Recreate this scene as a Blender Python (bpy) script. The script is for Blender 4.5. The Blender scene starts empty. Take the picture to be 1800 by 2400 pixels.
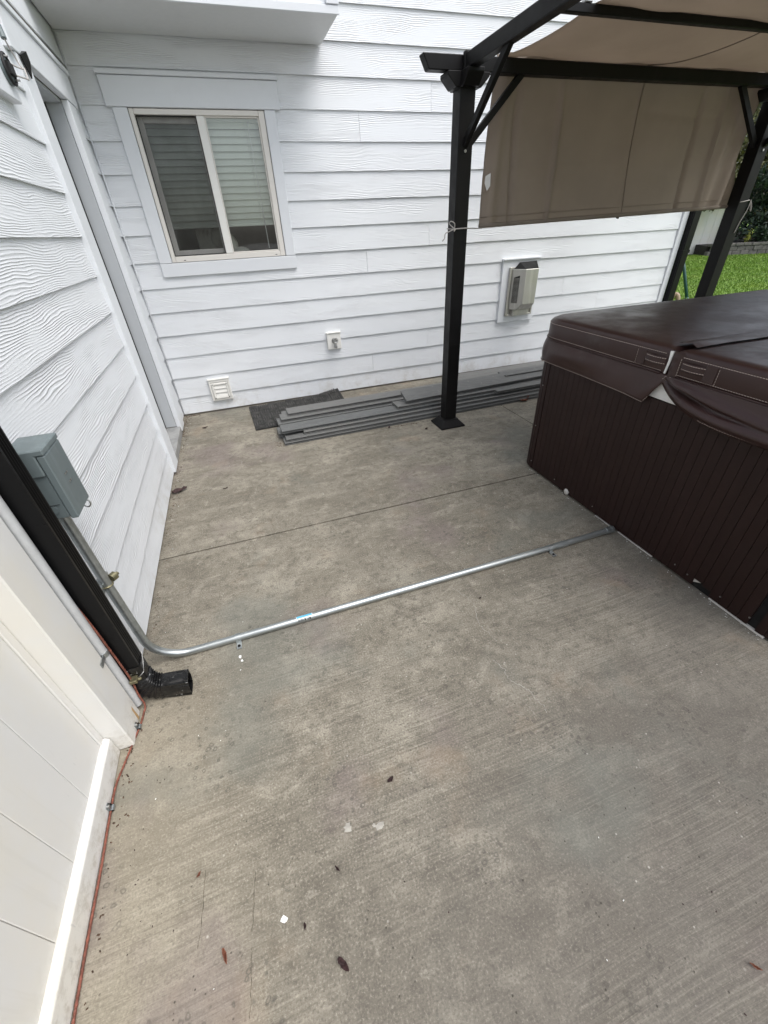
import bpy, bmesh, math, random
import numpy as np
from mathutils import Vector, Matrix

random.seed(7)
rad = math.radians
S = bpy.context.scene
COL = S.collection

# ------------------------------------------------------------------ camera
cam_d = bpy.data.cameras.new("camera")
cam_d.sensor_fit = 'HORIZONTAL'
cam_d.sensor_width = 36.0
cam_d.lens = 953.387 / 1800.0 * 36.0
cam_d.clip_start = 0.02
cam_d.clip_end = 500.0
cam = bpy.data.objects.new("camera", cam_d)
COL.objects.link(cam)
cam.matrix_world = Matrix((
    (0.94434069, 0.22024765, -0.24435964, 0.0),
    (-0.32619129, 0.53057973, -0.78235823, 0.0),
    (-0.04266029, 0.81852069, 0.57289089, 1.3854),
    (0, 0, 0, 1)))
S.camera = cam

# ------------------------------------------------------------------ sky, sun, exposure (bright overcast day)
SUN_EL, SUN_ROT = rad(63), rad(139)
W = bpy.data.worlds.new("World")
S.world = W
W.use_nodes = True
wn, wl = W.node_tree.nodes, W.node_tree.links
bg = wn["Background"]
sky = wn.new("ShaderNodeTexSky")
sky.sky_type = 'NISHITA'
sky.sun_disc = False
sky.sun_elevation = SUN_EL
sky.sun_rotation = SUN_ROT
sky.air_density = 1.0
sky.dust_density = 3.0
hs = wn.new("ShaderNodeHueSaturation")
hs.inputs['Saturation'].default_value = 0.42
wl.new(sky.outputs[0], hs.inputs['Color'])
wl.new(hs.outputs[0], bg.inputs[0])
bg.inputs[1].default_value = 0.15
sun_d = bpy.data.lights.new("sun", 'SUN')
sun_d.energy = 1.3
sun_d.angle = rad(45)
sun_d.color = (1.0, 0.985, 0.96)
sun = bpy.data.objects.new("sun", sun_d)
COL.objects.link(sun)
sd = Vector((math.sin(SUN_ROT) * math.cos(SUN_EL), math.cos(SUN_ROT) * math.cos(SUN_EL), math.sin(SUN_EL)))
sun.rotation_euler = (-sd).to_track_quat('-Z', 'Y').to_euler()
S.view_settings.view_transform = 'Standard'
S.view_settings.look = 'None'
S.view_settings.gamma = 1.0
S.view_settings.use_curve_mapping = False
S.view_settings.exposure = 0.76

# ------------------------------------------------------------------ helpers
class MB:
    """collects shapes given in world coordinates; build() links them as one mesh object"""
    def __init__(s):
        s.v, s.f = [], []
    def add(s, vs, fs):
        o = len(s.v)
        s.v += [tuple(p) for p in vs]
        s.f += [tuple(i + o for i in q) for q in fs]
        return s
    def box(s, x0, x1, y0, y1, z0, z1, M=None):
        vs = [(x, y, z) for x in (x0, x1) for y in (y0, y1) for z in (z0, z1)]
        if M is not None:
            vs = [M @ Vector(p) for p in vs]
        return s.add(vs, [(0, 1, 3, 2), (4, 6, 7, 5), (0, 4, 5, 1), (2, 3, 7, 6), (0, 2, 6, 4), (1, 5, 7, 3)])
    def hexa(s, a, b):
        """loft between two equal loops a, b (lists of points), closed with caps"""
        n = len(a)
        fs = [tuple(range(n))[::-1], tuple(range(n, 2 * n))]
        fs += [(i, (i + 1) % n, n + (i + 1) % n, n + i) for i in range(n)]
        return s.add(list(a) + list(b), fs)
    def loft(s, loops, closed=True, caps=True):
        n = len(loops[0]); vs = [p for l in loops for p in l]; fs = []
        for k in range(len(loops) - 1):
            for i in range(n if closed else n - 1):
                j = (i + 1) % n
                fs.append((k * n + i, k * n + j, (k + 1) * n + j, (k + 1) * n + i))
        if caps and closed:
            fs.append(tuple(range(n))[::-1]); m = (len(loops) - 1) * n
            fs.append(tuple(range(m, m + n)))
        return s.add(vs, fs)
    def tube(s, pts, r, seg=10, caps=True):
        pts = [Vector(p) for p in pts]
        rs = r if isinstance(r, (list, tuple)) else [r] * len(pts)
        loops = []; up = None
        for i, p in enumerate(pts):
            t = (pts[min(i + 1, len(pts) - 1)] - pts[max(i - 1, 0)]).normalized()
            if up is None:
                up = Vector((0, 0, 1)) if abs(t.z) < .9 else Vector((0, 1, 0))
            a = (up - t * up.dot(t)).normalized(); b = t.cross(a); up = a
            loops.append([p + (a * math.cos(k * 2 * math.pi / seg) + b * math.sin(k * 2 * math.pi / seg)) * rs[i] for k in range(seg)])
        return s.loft(loops, True, caps)
    def build(s, name, mat, parent=None, bevel=0.0, smooth=False, origin=None, segs=1, label=None):
        me = bpy.data.meshes.new(name)
        A = np.array(s.v, float)
        o = Vector(origin) if origin is not None else Vector(((A[:, 0].min() + A[:, 0].max()) / 2, (A[:, 1].min() + A[:, 1].max()) / 2, A[:, 2].min()))
        me.from_pydata([tuple(Vector(p) - o) for p in s.v], [], s.f)
        bm = bmesh.new(); bm.from_mesh(me)
        bmesh.ops.recalc_face_normals(bm, faces=bm.faces)
        if bevel > 0:
            es = [e for e in bm.edges if len(e.link_faces) == 2 and e.calc_face_angle(0) > .5]
            bmesh.ops.bevel(bm, geom=es, offset=bevel, segments=segs, affect='EDGES', profile=.6)
        bm.to_mesh(me); bm.free()
        if smooth:
            me.polygons.foreach_set('use_smooth', [True] * len(me.polygons))
            if smooth is not True:
                me.set_sharp_from_angle(angle=rad(smooth))
        me.materials.append(mat)
        ob = bpy.data.objects.new(name, me)
        COL.objects.link(ob)
        wo = Vector((0, 0, 0)); q = parent
        while q is not None:
            wo += q.location; q = q.parent
        ob.parent = parent
        ob.location = o - wo
        if label: ob['label'] = label
        return ob

def tag(o, label=None, cat=None, group=None, kind=None):
    if label: o['label'] = label
    if cat: o['category'] = cat
    if group: o['group'] = group
    if kind: o['kind'] = kind
    return o
def thing(name, loc, label=None, cat=None, group=None, kind=None):
    o = bpy.data.objects.new(name, None); COL.objects.link(o)
    o.empty_display_size = .1; o.location = loc
    return tag(o, label, cat, group, kind)
def B(*a): return MB().box(*a)

def smooth_path(P, n=8):
    P = [Vector(p) for p in P]; out = []
    for i in range(len(P) - 1):
        a, b, c, d = P[max(i - 1, 0)], P[i], P[i + 1], P[min(i + 2, len(P) - 1)]
        for k in range(n):
            t = k / n
            out.append(.5 * ((2 * b) + (c - a) * t + (2 * a - 5 * b + 4 * c - d) * t * t + (3 * b - a - 3 * c + d) * t ** 3))
    return out + [P[-1]]

# ------------------------------------------------------------------ materials
class NT:
    def __init__(s, name):
        s.m = bpy.data.materials.new(name); s.m.use_nodes = True
        s.t = s.m.node_tree; s.n = s.t.nodes; s.l = s.t.links
        s.p = s.n["Principled BSDF"]; s.out = s.n["Material Output"]
    def _set(s, sock, v):
        if isinstance(v, bpy.types.NodeSocket): s.l.new(v, sock)
        elif v is not None:
            if hasattr(sock.default_value, '__len__') and not hasattr(v, '__len__'): v = (v,) * len(sock.default_value)
            if hasattr(sock.default_value, '__len__') and len(sock.default_value) == 4 and len(v) == 3: v = (*v, 1)
            sock.default_value = v
    def coord(s, kind='Object'):
        return s.n.new("ShaderNodeTexCoord").outputs[kind]
    def pos(s): return s.n.new("ShaderNodeNewGeometry").outputs['Position']
    def rnd(s): return s.n.new("ShaderNodeObjectInfo").outputs['Random']
    def mapping(s, v, scale=(1, 1, 1), rot=(0, 0, 0), loc=(0, 0, 0)):
        m = s.n.new("ShaderNodeMapping"); s.l.new(v, m.inputs[0])
        s._set(m.inputs['Location'], loc); s._set(m.inputs['Rotation'], rot); s._set(m.inputs['Scale'], scale)
        return m.outputs[0]
    def noise(s, v, scale=5, detail=4, rough=.55, dist=0, dim='3D'):
        t = s.n.new("ShaderNodeTexNoise"); t.noise_dimensions = dim
        s.l.new(v, t.inputs['Vector']); s._set(t.inputs['Scale'], scale); s._set(t.inputs['Detail'], detail)
        s._set(t.inputs['Roughness'], rough); s._set(t.inputs['Distortion'], dist)
        return t.outputs[0]
    def voro(s, v, scale=5, feat='F1', rnd=1.0):
        t = s.n.new("ShaderNodeTexVoronoi"); t.feature = feat
        s.l.new(v, t.inputs['Vector']); s._set(t.inputs['Scale'], scale); s._set(t.inputs['Randomness'], rnd)
        return t.outputs[0]
    def math(s, op, a, b=None, c=None, clamp=False):
        t = s.n.new("ShaderNodeMath"); t.operation = op; t.use_clamp = clamp
        for i, v in enumerate((a, b, c)):
            if v is not None: s._set(t.inputs[i], v)
        return t.outputs[0]
    def vmath(s, op, a, b=None):
        t = s.n.new("ShaderNodeVectorMath"); t.operation = op
        s._set(t.inputs[0], a)
        if b is not None: s._set(t.inputs[1], b)
        return t.outputs[0]
    def ramp(s, f, lo, hi, a=0.0, b=1.0):
        t = s.n.new("ShaderNodeMapRange"); t.interpolation_type = 'SMOOTHSTEP'
        s._set(t.inputs[0], f); s._set(t.inputs[1], lo); s._set(t.inputs[2], hi); s._set(t.inputs[3], a); s._set(t.inputs[4], b)
        return t.outputs[0]
    def mix(s, f, a, b, mode='MIX'):
        t = s.n.new("ShaderNodeMix"); t.data_type = 'RGBA'; t.blend_type = mode
        s._set(t.inputs[0], f); s._set(t.inputs[6], a); s._set(t.inputs[7], b)
        return t.outputs[2]
    def sep(s, v):
        t = s.n.new("ShaderNodeSeparateXYZ"); s.l.new(v, t.inputs[0]); return t.outputs
    def comb(s, x, y, z):
        t = s.n.new("ShaderNodeCombineXYZ")
        for i, v in enumerate((x, y, z)): s._set(t.inputs[i], v)
        return t.outputs[0]
    def bump(s, h, strength=.5, dist=.002, normal=None):
        t = s.n.new("ShaderNodeBump"); s._set(t.inputs['Strength'], strength); s._set(t.inputs['Distance'], dist)
        s.l.new(h, t.inputs['Height'])
        if normal is not None: s.l.new(normal, t.inputs['Normal'])
        return t.outputs[0]
    def setp(s, **k):
        for a, v in k.items(): s._set(s.p.inputs[a.replace('_', ' ')], v)
        return s

def plain(name, col, rough=.5, metal=0.0, var=.12, vs=6, bump=0.0, bs=120, rvar=.1, spec=.5):
    """a procedural base: colour mottled by noise, roughness broken up, fine bump"""
    n = NT(name); c = n.coord()
    v = n.noise(c, vs, 5, .6)
    col = Vector(col)
    n.setp(Base_Color=n.mix(n.ramp(v, .3, .7), tuple(col * (1 - var)), tuple(col * (1 + var))), Metallic=metal,
           Roughness=n.ramp(n.noise(c, vs * 3.1, 4), .25, .75, max(0, rough - rvar), min(1, rough + rvar)))
    n._set(n.p.inputs['Specular IOR Level'], spec)
    if bump: n.setp(Normal=n.bump(n.noise(c, bs, 3), bump, .002))
    return n.m

def siding_mat():
    n = NT("painted_cedar_grain_siding")
    p = n.coord(); x, y, z = n.sep(p)
    r = n.rnd(); ro = n.math('MULTIPLY', r, 97.3)
    u = n.math('ADD', x, y)
    n1 = n.noise(n.comb(n.math('MULTIPLY', u, 1.6), n.math('MULTIPLY', z, 7.0), ro), 1.0, 2.5, .5)
    n2 = n.noise(n.comb(n.math('MULTIPLY', u, 9), n.math('MULTIPLY', z, 60), ro), 1.0, 2, .5)
    n0 = n.noise(n.comb(n.math('MULTIPLY', u, 5.0), n.math('MULTIPLY', z, 14.0), n.math('ADD', ro, 11.0)), 1.0, 2, .5)
    ph = n.math('ADD', n.math('MULTIPLY', z, 690.0), n.math('MULTIPLY', n1, 56.0))
    ph = n.math('ADD', ph, n.math('MULTIPLY', n0, 6.5))
    ph = n.math('ADD', ph, n.math('MULTIPLY', n2, 3.0))
    s1 = n.math('SINE', ph)
    s1 = n.math('POWER', n.math('ADD', n.math('MULTIPLY', s1, .5), .5), 2.2)
    amp = n.ramp(n.noise(n.comb(n.math('MULTIPLY', u, 2.4), n.math('MULTIPLY', z, 9), n.math('ADD', ro, 31.0)), 1.0, 2), .36, .62, .12, 1.0)
    h = n.math('MULTIPLY', s1, amp)
    fine = n.noise(n.comb(n.math('MULTIPLY', u, 22), n.math('MULTIPLY', z, 260), ro), 1.0, 2)
    h = n.math('ADD', h, n.math('MULTIPLY', fine, .25))
    dirt = n.noise(n.pos(), 2.2, 5, .6)
    col = n.mix(n.ramp(dirt, .45, .8, 0, .5), (.755, .777, .80), (.70, .722, .748))
    col = n.mix(n.math('MULTIPLY', r, .25), col, (.70, .725, .758))
    # splash dirt close to the slab
    wz = n.sep(n.pos())[2]
    sp = n.math('MULTIPLY', n.ramp(wz, .30, .0), n.ramp(n.noise(n.pos(), 7, 6, .7), .45, .75))
    col = n.mix(n.math('MULTIPLY', sp, .6), col, (.46, .43, .38))
    n.setp(Base_Color=col, Roughness=.5, Normal=n.bump(h, .85, .0020))
    return n.m

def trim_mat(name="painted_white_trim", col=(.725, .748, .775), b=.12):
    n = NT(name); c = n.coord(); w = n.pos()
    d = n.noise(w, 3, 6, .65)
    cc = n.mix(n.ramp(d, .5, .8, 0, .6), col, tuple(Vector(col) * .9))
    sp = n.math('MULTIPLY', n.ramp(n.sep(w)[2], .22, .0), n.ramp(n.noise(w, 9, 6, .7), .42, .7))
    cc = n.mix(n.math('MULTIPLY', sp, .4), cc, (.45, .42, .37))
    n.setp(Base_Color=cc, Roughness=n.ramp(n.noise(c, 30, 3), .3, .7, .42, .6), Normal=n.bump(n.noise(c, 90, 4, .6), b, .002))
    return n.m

def concrete_mat():
    n = NT("broomed_concrete")
    P = n.pos(); x, y, z = n.sep(P)
    # broom strokes run nearly along x, a little askew and wavering
    wob = n.noise(P, .9, 2)
    sv = n.comb(n.math('MULTIPLY', x, 1.3), n.math('ADD', n.math('MULTIPLY', y, 105.0), n.math('MULTIPLY', wob, 6.0)), 0.0)
    st1 = n.noise(sv, 1.0, 3, .6)
    sv2 = n.comb(n.math('MULTIPLY', x, 3.5), n.math('ADD', n.math('MULTIPLY', y, 270.0), n.math('MULTIPLY', wob, 15.0)), 7.0)
    st2 = n.noise(sv2, 1.0, 2, .6)
    big = n.noise(P, .95, 5, .6, .3)
    med = n.noise(n.mapping(P, (3.2, 5.5, 1)), 1.0, 6, .68, .5)
    sml = n.noise(P, 26, 5, .7, .4)
    fin = n.noise(P, 170, 4, .7)
    cl = n.noise(n.mapping(P, (7, 11, 1)), 1.0, 5, .72, .8)
    base = n.mix(n.ramp(big, .36, .64), (0.167, 0.149, 0.115), (0.266, 0.239, 0.186))
    base = n.mix(n.ramp(med, .42, .64, 0, .68), base, (0.157, 0.139, 0.105))
    base = n.mix(n.ramp(med, .46, .34, 0, .40), base, (0.324, 0.293, 0.230))
    base = n.mix(n.ramp(cl, .50, .66, 0, .62), base, (0.110, 0.096, 0.073))
    base = n.mix(n.ramp(cl, .46, .34, 0, .45), base, (0.346, 0.315, 0.248))
    base = n.mix(n.ramp(sml, .51, .67, 0, .68), base, (0.098, 0.086, 0.066))
    base = n.mix(n.ramp(sml, .44, .30, 0, .42), base, (0.401, 0.369, 0.297))
    stp = n.ramp(n.noise(P, 1.7, 3), .36, .60, .12, 1.0)
    near_ = n.ramp(y, 1.9, .4, .22, .85)
    stp = n.math('MULTIPLY', stp, near_)
    base = n.mix(n.math('MULTIPLY', n.ramp(st1, .50, .68, 0, .62), stp), base, (0.089, 0.077, 0.059))
    base = n.mix(n.math('MULTIPLY', n.ramp(st1, .48, .34, 0, .38), stp), base, (0.368, 0.337, 0.267))
    base = n.mix(n.math('MULTIPLY', n.ramp(st2, .52, .66, 0, .38), stp), base, (0.413, 0.378, 0.302))
    base = n.mix(n.ramp(fin, .50, .66, 0, .75), base, (0.095, 0.083, 0.063))
    base = n.mix(n.ramp(fin, .46, .32, 0, .5), base, (0.480, 0.443, 0.356))
    hsv = n.n.new('ShaderNodeHueSaturation'); hsv.inputs['Saturation'].default_value = .88; n.l.new(base, hsv.inputs['Color']); base = hsv.outputs[0]
    # tan drift of dust and leaf stain along the fence
    tan = n.math('MULTIPLY', n.ramp(n.math('ADD', x, n.math('MULTIPLY', med, .5)), .20, -.40), n.ramp(n.math('ADD', y, n.math('MULTIPLY', big, .5)), 1.65, 1.15))
    damp_shade = n.math('MULTIPLY', n.ramp(n.math('ADD', n.math('SUBTRACT', n.math('MULTIPLY', x, .6), y), n.math('MULTIPLY', med, .9)), -.25, .85), n.ramp(n.math('ADD', big, n.math('MULTIPLY', cl, .5)), .95, .70, .35, 1.0))  # damp stains and painted-in shade together, darkening the slab's near right
    base = n.mix(n.math('MULTIPLY', damp_shade, .55), base, (.115, .104, .094))
    base = n.mix(n.math('MULTIPLY', tan, .38), base, (.36, .315, .235))
    rs = n.ramp(n.noise(n.mapping(P, (1, 1, 1), loc=(4.1, 9.3, 0)), 1.5, 4, .6), .54, .68, 0, .45)
    base = n.mix(rs, base, (.165, .130, .128))
    rs2 = n.ramp(n.noise(n.mapping(P, (1, 1, 1), loc=(14.1, 2.3, 0)), 2.6, 4, .6), .58, .72, 0, .22)
    base = n.mix(rs2, base, (.29, .205, .135))
    gr = n.ramp(n.noise(n.mapping(P, (1, 1, 1), loc=(-3.1, 5.3, 0)), 1.3, 4, .6), .52, .68, 0, .42)
    base = n.mix(gr, base, (.150, .160, .142))
    # drop craters: small dark rings, pale chips
    vr = n.voro(n.vmath('ADD', P, n.comb(n.math('MULTIPLY', sml, .03), n.math('MULTIPLY', med, .03), 0.0)), 38)
    ring = n.math('MULTIPLY', n.ramp(vr, .10, .17), n.ramp(vr, .32, .20))
    cm = n.ramp(n.noise(P, 3.1, 3), .48, .60)
    base = n.mix(n.math('MULTIPLY', n.math('MULTIPLY', ring, cm), .6), base, (.080, .073, .062))
    chip = n.math('MULTIPLY', n.ramp(n.voro(P, 24), .085, .05), n.ramp(n.noise(P, 5, 2), .48, .56))
    base = n.mix(n.math('MULTIPLY', chip, .5), base, (.52, .50, .45))
    pit = n.math('MULTIPLY', n.ramp(n.voro(P, 47), .12, .06), n.ramp(n.noise(P, 6.3, 2), .48, .58))
    base = n.mix(n.math('MULTIPLY', pit, .75), base, (.05, .045, .036))
    h = n.math('ADD', n.math('MULTIPLY', st1, .9), n.math('MULTIPLY', st2, .7))
    h = n.math('MULTIPLY', h, stp)
    h = n.math('ADD', h, n.math('MULTIPLY', fin, .7))
    h = n.math('ADD', h, n.math('MULTIPLY', sml, .5))
    h = n.math('SUBTRACT', h, n.math('MULTIPLY', pit, 1.2))
    n.setp(Base_Color=base, Roughness=n.ramp(med, .3, .7, .66, .86), Normal=n.bump(h, .7, .0026))
    n.p.inputs['Specular IOR Level'].default_value = .3
    return n.m

def wood_plastic():
    n = NT("grey_composite_decking"); p = n.coord(); x, y, z = n.sep(p); r = n.math('MULTIPLY', n.rnd(), 53.0)
    n1 = n.noise(n.comb(n.math('MULTIPLY', x, 1.8), n.math('MULTIPLY', y, 9), r), 1.0, 2)
    ph = n.math('ADD', n.math('MULTIPLY', y, 260.0), n.math('MULTIPLY', n1, 60.0))
    g = n.math('ADD', n.math('MULTIPLY', n.math('SINE', ph), .5), .5)
    f = n.noise(n.comb(n.math('MULTIPLY', x, 14), n.math('MULTIPLY', y, 160), r), 1.0, 3)
    c = n.mix(n.math('MULTIPLY', g, .55), (.128, .132, .130), (.074, .078, .077))
    c = n.mix(n.ramp(f, .45, .75, 0, .4), c, (.075, .079, .079))
    c = n.mix(n.ramp(n.noise(n.pos(), 8, 5, .7), .55, .8, 0, .5), c, (.17, .17, .16))
    c = n.mix(n.math('MULTIPLY', n.rnd(), .8), c, (.158, .156, .148)); c = n.mix(n.ramp(n.noise(n.pos(), 45, 3), .62, .72, 0, .5), c, (.24, .235, .22))
    n.setp(Base_Color=c, Roughness=.6, Normal=n.bump(n.math('ADD', g, f), .45, .0014))
    return n.m

def galv_mat():
    n = NT("galvanised_steel"); p = n.coord()
    v = n.noise(n.mapping(p, (6, 40, 40)), 1, 4, .6); sp = n.voro(p, 90)
    n.setp(Base_Color=n.mix(n.ramp(v, .3, .7), (.36, .385, .385), (.46, .485, .485)), Metallic=.85,
           Roughness=n.ramp(n.math('ADD', v, n.math('MULTIPLY', sp, .25)), .3, 1.0, .30, .44), Normal=n.bump(v, .08, .001))
    return n.m

def grass_mat():
    n = NT("lawn_blades"); w = n.pos()
    r = n.noise(w, 60, 2); b = n.noise(w, .8, 4)
    c = n.mix(n.ramp(r, .3, .7), (.07, .16, .012), (.21, .34, .035))
    c = n.mix(n.ramp(b, .4, .7, 0, .5), c, (.21, .31, .03)); c = n.mix(n.ramp(n.noise(w, 2.4, 4, .7), .50, .70, 0, .55), c, (.16, .19, .045))
    n.setp(Base_Color=c, Roughness=.6, Subsurface_Weight=0.0)
    return n.m

def lawn_mat():
    n = NT("lawn_ground"); w = n.pos()
    a = n.noise(w, 30, 5, .7); b = n.noise(w, .8, 4)
    c = n.mix(n.ramp(a, .3, .7), (.06, .13, .012), (.16, .28, .03))
    c = n.mix(n.ramp(b, .4, .7, 0, .4), c, (.18, .27, .03))
    n.setp(Base_Color=c, Roughness=.8, Normal=n.bump(a, .8, .03))
    return n.m

def leaf_mat(name, a, b):
    n = NT(name); w = n.pos()
    n.setp(Base_Color=n.mix(n.ramp(n.noise(w, 9, 3), .35, .65), a, b), Roughness=.5)
    return n.m

def vinyl_leather():
    n = NT("brown_marine_vinyl"); p = n.pos()
    v = n.noise(p, 2.4, 5, .6); g = n.voro(p, 420, 'F1')
    n.setp(Base_Color=n.mix(n.ramp(v, .3, .7), (.030, .0135, .0118), (.041, .0190, .0165)),
           Roughness=n.ramp(n.noise(p, 7, 5, .65), .3, .7, .29, .45))
    n.p.inputs['Specular IOR Level'].default_value = .45
    du = n.ramp(n.noise(p, 5.5, 6, .7), .52, .75, 0, .14); n.setp(Base_Color=n.mix(du, n.mix(n.ramp(v, .3, .7), (.030, .0135, .0118), (.041, .0190, .0165)), (.16, .15, .14)))
    h = n.math('ADD', n.math('MULTIPLY', g, .25), n.math('MULTIPLY', n.noise(p, 13, 3), .5))
    n.setp(Normal=n.bump(h, .22, .002))
    return n.m

def fabric_mat():
    n = NT("taupe_canopy_fabric"); p = n.coord()
    w = n.noise(n.mapping(p, (700, 700, 700)), 1, 2); v = n.noise(p, 1.7, 4, .6)
    c = n.mix(n.ramp(v, .3, .7), (.405, .350, .294), (.455, .395, .335))
    n.setp(Base_Color=c, Roughness=.85, Normal=n.bump(n.math('ADD', n.math('MULTIPLY', w, .2), n.noise(p, 9, 4)), .25, .004))
    n.p.inputs['Specular IOR Level'].default_value = .15
    tr = n.n.new("ShaderNodeBsdfTranslucent"); n._set(tr.inputs[0], c)
    mx = n.n.new("ShaderNodeMixShader"); mx.inputs[0].default_value = .52
    n.l.new(n.p.outputs[0], mx.inputs[1]); n.l.new(tr.outputs[0], mx.inputs[2]); n.l.new(mx.outputs[0], n.out.inputs[0])
    return n.m

def glass_mat(name="window_glass", tint=(.95, .97, .955), alpha=.0):
    n = NT(name)
    tr = n.n.new("ShaderNodeBsdfTransparent"); n._set(tr.inputs[0], tint)
    gl = n.n.new("ShaderNodeBsdfGlossy"); gl.inputs['Roughness'].default_value = .02
    c = n.coord(); n.l.new(n.bump(n.noise(c, 2.2, 2), .04, .02), gl.inputs['Normal'])
    fr = n.n.new("ShaderNodeFresnel"); fr.inputs[0].default_value = 1.5
    mx = n.n.new("ShaderNodeMixShader")
    n.l.new(n.math('ADD', n.math('MULTIPLY', fr.outputs[0], 1.4), .02), mx.inputs[0])
    n.l.new(tr.outputs[0], mx.inputs[1]); n.l.new(gl.outputs[0], mx.inputs[2]); n.l.new(mx.outputs[0], n.out.inputs[0])
    return n.m

def screen_mat():
    n = NT("insect_screen_mesh")
    tr = n.n.new("ShaderNodeBsdfTransparent"); n._set(tr.inputs[0], (.9, .9, .9))
    di = n.n.new("ShaderNodeBsdfDiffuse"); c = n.coord(); n._set(di.inputs[0], (.06, .06, .055))
    mx = n.n.new("ShaderNodeMixShader")
    n.l.new(n.ramp(n.noise(c, 5, 3), .3, .7, .15, .22), mx.inputs[0])
    n.l.new(tr.outputs[0], mx.inputs[1]); n.l.new(di.outputs[0], mx.inputs[2]); n.l.new(mx.outputs[0], n.out.inputs[0])
    return n.m

def block_mat():
    n = NT("split_face_block"); p = n.pos(); r = n.rnd()
    v = n.noise(p, 6, 6, .7)
    c = n.mix(n.ramp(v, .3, .7), (.10, .095, .088), (.19, .18, .165)); c = n.mix(n.math('MULTIPLY', r, .4), c, (.13, .12, .11))
    n.setp(Base_Color=c, Roughness=.9, Normal=n.bump(v, .8, .03)); return n.m

def streak_paint(name, col, rough, metal=0.0, spec=.5):
    """powder coat: faint vertical dust streaks"""
    n = NT(name); p = n.pos()
    v = n.noise(n.mapping(p, (30, 30, 2)), 1, 4, .6); o = n.noise(p, 9, 5, .65)
    c = n.mix(n.ramp(v, .45, .75, 0, .35), col, tuple(Vector(col) * 1.7 + Vector((.0012, .0012, .0012))))
    c = n.mix(n.ramp(o, .55, .8, 0, .3), c, tuple(Vector(col) * 1.3 + Vector((.003, .0028, .0026))))
    n.setp(Base_Color=c, Metallic=metal, Roughness=n.ramp(o, .3, .7, rough - .07, rough + .1), Normal=n.bump(n.noise(p, 320, 2), .08, .001))
    n.p.inputs['Specular IOR Level'].default_value = spec
    return n.m

def fence_mat():
    """white vinyl with yellowed bloom, grey scuffs and soil splash low down"""
    n = NT("white_vinyl_fence"); p = n.pos(); z = n.sep(p)[2]
    bl = n.noise(n.mapping(p, (1, 2.2, 1.2)), 1.6, 5, .6)
    c = n.mix(n.ramp(bl, .36, .64), (.735, .712, .650), (.725, .720, .700))
    sc = n.math('MULTIPLY', n.ramp(n.noise(n.mapping(p, (30, 60, 14), rot=(.5, 0, 0)), 1, 3, .6), .66, .74), n.ramp(n.noise(p, 3.5, 3), .52, .62))
    c = n.mix(n.math('MULTIPLY', sc, .55), c, (.42, .42, .42))
    sp = n.math('MULTIPLY', n.ramp(z, .16, .0), n.ramp(n.noise(p, 34, 6, .75), .44, .66))
    c = n.mix(n.math('MULTIPLY', sp, .6), c, (.40, .36, .29))
    dr = n.ramp(n.noise(n.mapping(p, (40, 40, 1.5)), 1, 4, .6), .55, .8, 0, .25)
    c = n.mix(dr, c, (.60, .58, .52))
    n.setp(Base_Color=c, Roughness=n.ramp(n.noise(p, 12, 4), .3, .7, .36, .56), Normal=n.bump(n.noise(p, 120, 3), .05, .001))
    return n.m

def elbow_mat():
    """glossy black paint, scuffed pale where it was crimped"""
    n = NT("scuffed_black_elbow"); p = n.pos()
    sc = n.math('MULTIPLY', n.ramp(n.noise(n.mapping(p, (90, 40, 90)), 1, 4, .7), .60, .68), n.ramp(n.noise(p, 26, 3), .5, .6))
    dust = n.ramp(n.noise(p, 40, 5, .7), .5, .8, 0, .12)
    c = n.mix(dust, (.0048, .0048, .0052), (.12, .115, .105)); c = n.mix(n.math('MULTIPLY', sc, .8), c, (.42, .42, .41))
    n.setp(Base_Color=c, Roughness=n.ramp(n.noise(p, 30, 4), .3, .7, .22, .42), Normal=n.bump(n.noise(p, 60, 4), .2, .002))
    return n.m

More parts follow.
